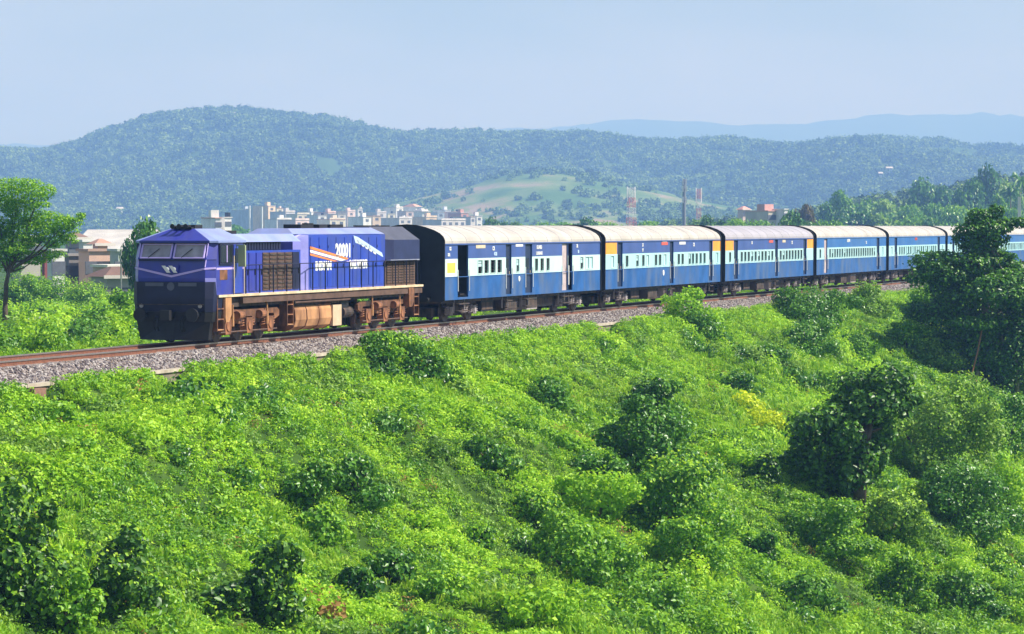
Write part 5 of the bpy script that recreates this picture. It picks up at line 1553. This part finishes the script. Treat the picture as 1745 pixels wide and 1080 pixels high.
TG = 'town buildings behind the locomotive'
wh, cr2, pk, pc, gy, bg = (.86, .86, .86), (.82, .76, .62), (.78, .62, .60), (.84, .64, .46), (.62, .60, .62), (.48, .56, .66)
T = [(367, 376, 372, 700, wh, 'small white water tank block left of its twin above the locomotive'), (382, 395, 371, 705, wh, 'small white block, right of its twin above the locomotive'),
 (418, 432, 358, 1180, bg, 'bluish unfinished concrete building'), (436, 453, 356, 1150, bg, 'bluish grey building beside the unfinished one'), (455, 471, 351, 1120, pc, 'tall peach building with a red front'),
 (471, 483, 355, 1190, cr2, 'cream tower block right of the tall peach building'), (484, 505, 361, 1100, gy, 'grey block with a white top'), (505, 528, 365, 1080, cr2, 'cream yellow building in the town middle'),
 (529, 541, 361, 1230, wh, 'slim white building right of the cream yellow one'), (541, 557, 367, 1060, wh, 'squat white building above the engine hood front'), (557, 574, 362, 1150, pk, 'pinkish grey building over the hood'),
 (575, 590, 365, 1120, gy, 'grey building over the engine hood'), (590, 607, 360, 1250, pk, 'tall pinkish building over the engine hood'), (609, 618, 356, 1280, wh, 'thin white tower over the number'), (617, 634, 370, 1050, wh, 'low white house over the number'),
 (634, 650, 368, 1080, pc, 'low peach house right of the low white one'), (640, 660, 362, 1200, gy, 'wide grey block behind the peach house'), (660, 674, 364, 1230, cr2, 'cream block left of the bright white tower'), (673, 691, 354, 1260, wh, 'bright white tower block'),
 (691, 706, 360, 1180, pk, 'pink block right of the bright white tower'), (707, 719, 352, 1240, wh, 'white block with a peaked roof'), (719, 731, 360, 1160, wh, 'white block stepped down from the peaked one'), (724, 746, 370, 1020, pc, 'low yellow peach house near the coach roof'),
 (745, 757, 362, 1200, bg, 'blue grey block over the first coach'), (757, 769, 358, 1240, (.70, .76, .84), 'pale blue block over the first coach'), (770, 785, 361, 1180, pk, 'pink block over the first coach'), (784, 799, 363, 1120, (.62, .34, .30), 'salmon red block at the town right end'),
 (800, 811, 370, 1060, gy, 'little grey house at the town right end'), (811, 822, 368, 1120, wh, 'last white house of the town'), (676, 706, 372, 1000, gy, 'long low grey house in front of the white tower'), (560, 590, 374, 980, cr2, 'long low cream house over the engine hood'),
 (500, 530, 375, 960, pk, 'long low pink house over the hood front'), (470, 498, 374, 980, wh, 'long low white house behind the vent band'), (745, 800, 375, 960, gy, 'long low dark grey shed over the first coach front')]
for i, (p0, p1, yt, Y, c, lab) in enumerate(T):
    Y = Y * 1.3 if Y > 800 else Y
    pk_ = 'peaked' in lab
    o = house(p0, p1, yt, Y, c, lab, 'town_building', 'hip' if pk_ else 'flat', (.62, .58, .56) if i % 5 else (.62, .36, .28), None, None, TG, 'building', base=-3.1, depth=12, ww=1.7, rz=R((i * 37) % 25 + 22))
    if i % 2 == 0 and not pk_:
        h = 4 + (386 - yt) * Y / F + 3.1
        b = MB(); b.box(-1.2, .8, 2, 4, h + .222, h + 2.0); b.build('stair_head', wall_m(c), o)
    if i % 4 == 1:
        b = MB(); b.tube([(1.5, 3, h0 := 4 + (386 - yt) * Y / F + 3.1), (1.5, 3, h0 + 1.3)], .7, 10); b.build('water_tank', M_black if i % 8 == 1 else wall_m(wh), o)
for px, yt, Y in ((425, 350, 1100), (446, 352, 1100)):
    b = MB(); h = 4 + (386 - yt) * Y / F + 3.1; b.tube([(0, 0, 0), (0, 0, h)], .35, 6)
    o = b.build('mast', mat('mast_white', (.75, .78, .80), .6), None, (px_at(px, Y), Y, -3.1))
    tag(o, 'thin white mast at the left end of the town' if px < 430 else 'white mast right of the first one at the town left end', 'mast', 'white masts')
o = house(1303, 1334, 360, 720, (.62, .58, .48), 'beige block of flats with a pink red roof top', 'block_of_flats', 'flat', (.7, .4, .35), 3, 4, cat='building', base=-3.1, depth=9)
bx('roof_room', o, wall_m((.76, .42, .38)), -2.2, .6, 1, 4, 11.1, 12.6)
for j in range(3): bx('balcony', o, wall_m((.85, .85, .82)), 2.2, 4.4, -.9, -.05, 2.2 + j * 2.9, 3.0 + j * 2.9)
house(1334, 1343, 357, 718, (.80, .80, .78), 'white stair tower at the right end of the block of flats', 'stair_tower', 'flat', (.8, .8, .8), 3, 1, cat='building', depth=6)
house(1262, 1280, 357, 900, (.74, .58, .54), 'small pink and white house left of the block of flats', 'house', 'hip', (.66, .34, .28), 2, 2, ridge=1.0)
house(1345, 1358, 370, 760, (.52, .48, .46), 'low grey house right of the block of flats', 'house', 'flat', (.5, .4, .4), 1, 1)
for px, py, lab, w_ in ((1508, 302, 'tiny white house high on the right hillside', 12), (400, 207, 'tiny white building near the hill top', 13), (1500, 306, 'second tiny white house beside the first on the right hillside', 6), (205, 366, 'tiny roof low on the left hillside', 10)):
    # stand it on the hill surface: nearest hill vertex along that sight line
    Vv = V1[(V1[:, 1] < 3620)]
    pxv = 872 + F * Vv[:, 0] / Vv[:, 1]; pyv = 386 + F * (4 - Vv[:, 2]) / Vv[:, 1]
    i = int(np.argmin((pxv - px) ** 2 + (pyv - py) ** 2)); v = Vv[i]
    s = F / v[1]; w = w_ / s * .7
    o = empty('hill_house', (float(v[0]), float(v[1]) - 14, float(v[2]) + 4))
    tag(o, lab, 'house')
    bx('wall', o, wall_m((.55, .55, .55)), -w / 2, w / 2, 0, 8, -5, 3)
    MB().prism([(-1, 3), (4, 4.6), (9, 3)], -w / 2 - 1, w / 2 + 1, 'x').build('roof', wall_m((.60, .57, .55)), o)
    for k in (-.25, .25): bx('window', o, M_winfar, w * k - 1, w * k + 1, -.1, .1, 1.6, 2.8)

def lattice(px, yt, Y, wb_, wt_, label, mats, name='lattice_mast', base=-3.1, seg=12):
    H = 4 + (386 - yt) * Y / F - base
    o = empty(name, (px_at(px, Y), Y, base), R(20)); tag(o, label, 'mast')
    for k in range(seg):
        z0, z1 = H * k / seg, H * (k + 1) / seg
        w0 = (wb_ + (wt_ - wb_) * k / seg) / 2; w1 = (wb_ + (wt_ - wb_) * (k + 1) / seg) / 2
        b = MB(); cs = [(-1, -1), (1, -1), (1, 1), (-1, 1)]; q = wb_ * .018
        for i, (x, y) in enumerate(cs):
            x2, y2 = cs[(i + 1) % 4]
            b.tube([(x * w0, y * w0, z0), (x * w1, y * w1, z1)], q, 5)
            b.tube([(x * w0, y * w0, z0), (x2 * w1, y2 * w1, z1)], q * .7, 4); b.tube([(x2 * w0, y2 * w0, z0), (x * w1, y * w1, z1)], q * .7, 4)
            b.tube([(x * w1, y * w1, z1), (x2 * w1, y2 * w1, z1)], q * .7, 4)
        b.build('lattice_section', mats[(k // 2) % len(mats)], o)
    for k, zz in enumerate((.97, .9, .82)):
        for s_ in (-1, 1):
            part('antenna', 'ant', lambda q_: q_.box(-.18, .18, -.12, .12, -1.0, 1.0), M_white, o, (s_ * (wt_ / 2 + .5), 0, H * zz))
    return o
M_mr = mat('mast_red', (.72, .13, .10), .6); M_mw = mat('mast_pale', (.80, .80, .80), .6); M_mg = mat('mast_grey', (.20, .21, .24), .6)
lattice(1075, 320, 1000, 3.2, 1.8, 'red and white lattice mast above the second coach', [M_mr, M_mw])
lattice(1190, 322, 980, 1.7, .9, 'slim lattice mast, the rightmost of the three', [M_mw, M_mr])
Y = 950; H = 4 + (386 - 305) * Y / F + 3.1
o = empty('monopole_mast', (px_at(1165, Y), Y, -3.1)); tag(o, 'dark grey monopole mast with white antennas, tallest of the three', 'mast')
b = MB(); b.tube([(0, 0, 0), (0, 0, H)], [.7, .45], 10); b.build('pole', M_mg, o)
for zz in (.96, .86, .70):
    for an in (0, 2.1, 4.2):
        part('antenna', 'ant', lambda q_: q_.box(-.18, .18, -.12, .12, -1.0, 1.0), M_white, o, (math.cos(an) * .75, math.sin(an) * .75, H * zz))
    b = MB(); b.tube([(0, 0, H * zz - .2), (0, 0, H * zz)], .7, 10); b.build('platform', M_mg, o)
Y = 330; b = MB(); b.box(-.17, .17, -.15, .15, 0, 4 + (386 - 335) * Y / F + 3.1)
o = b.build('white_post', wall_m(wh), None, (px_at(1736, Y), Y, -3.1)); tag(o, 'white post rising at the right edge beside the palms', 'post')
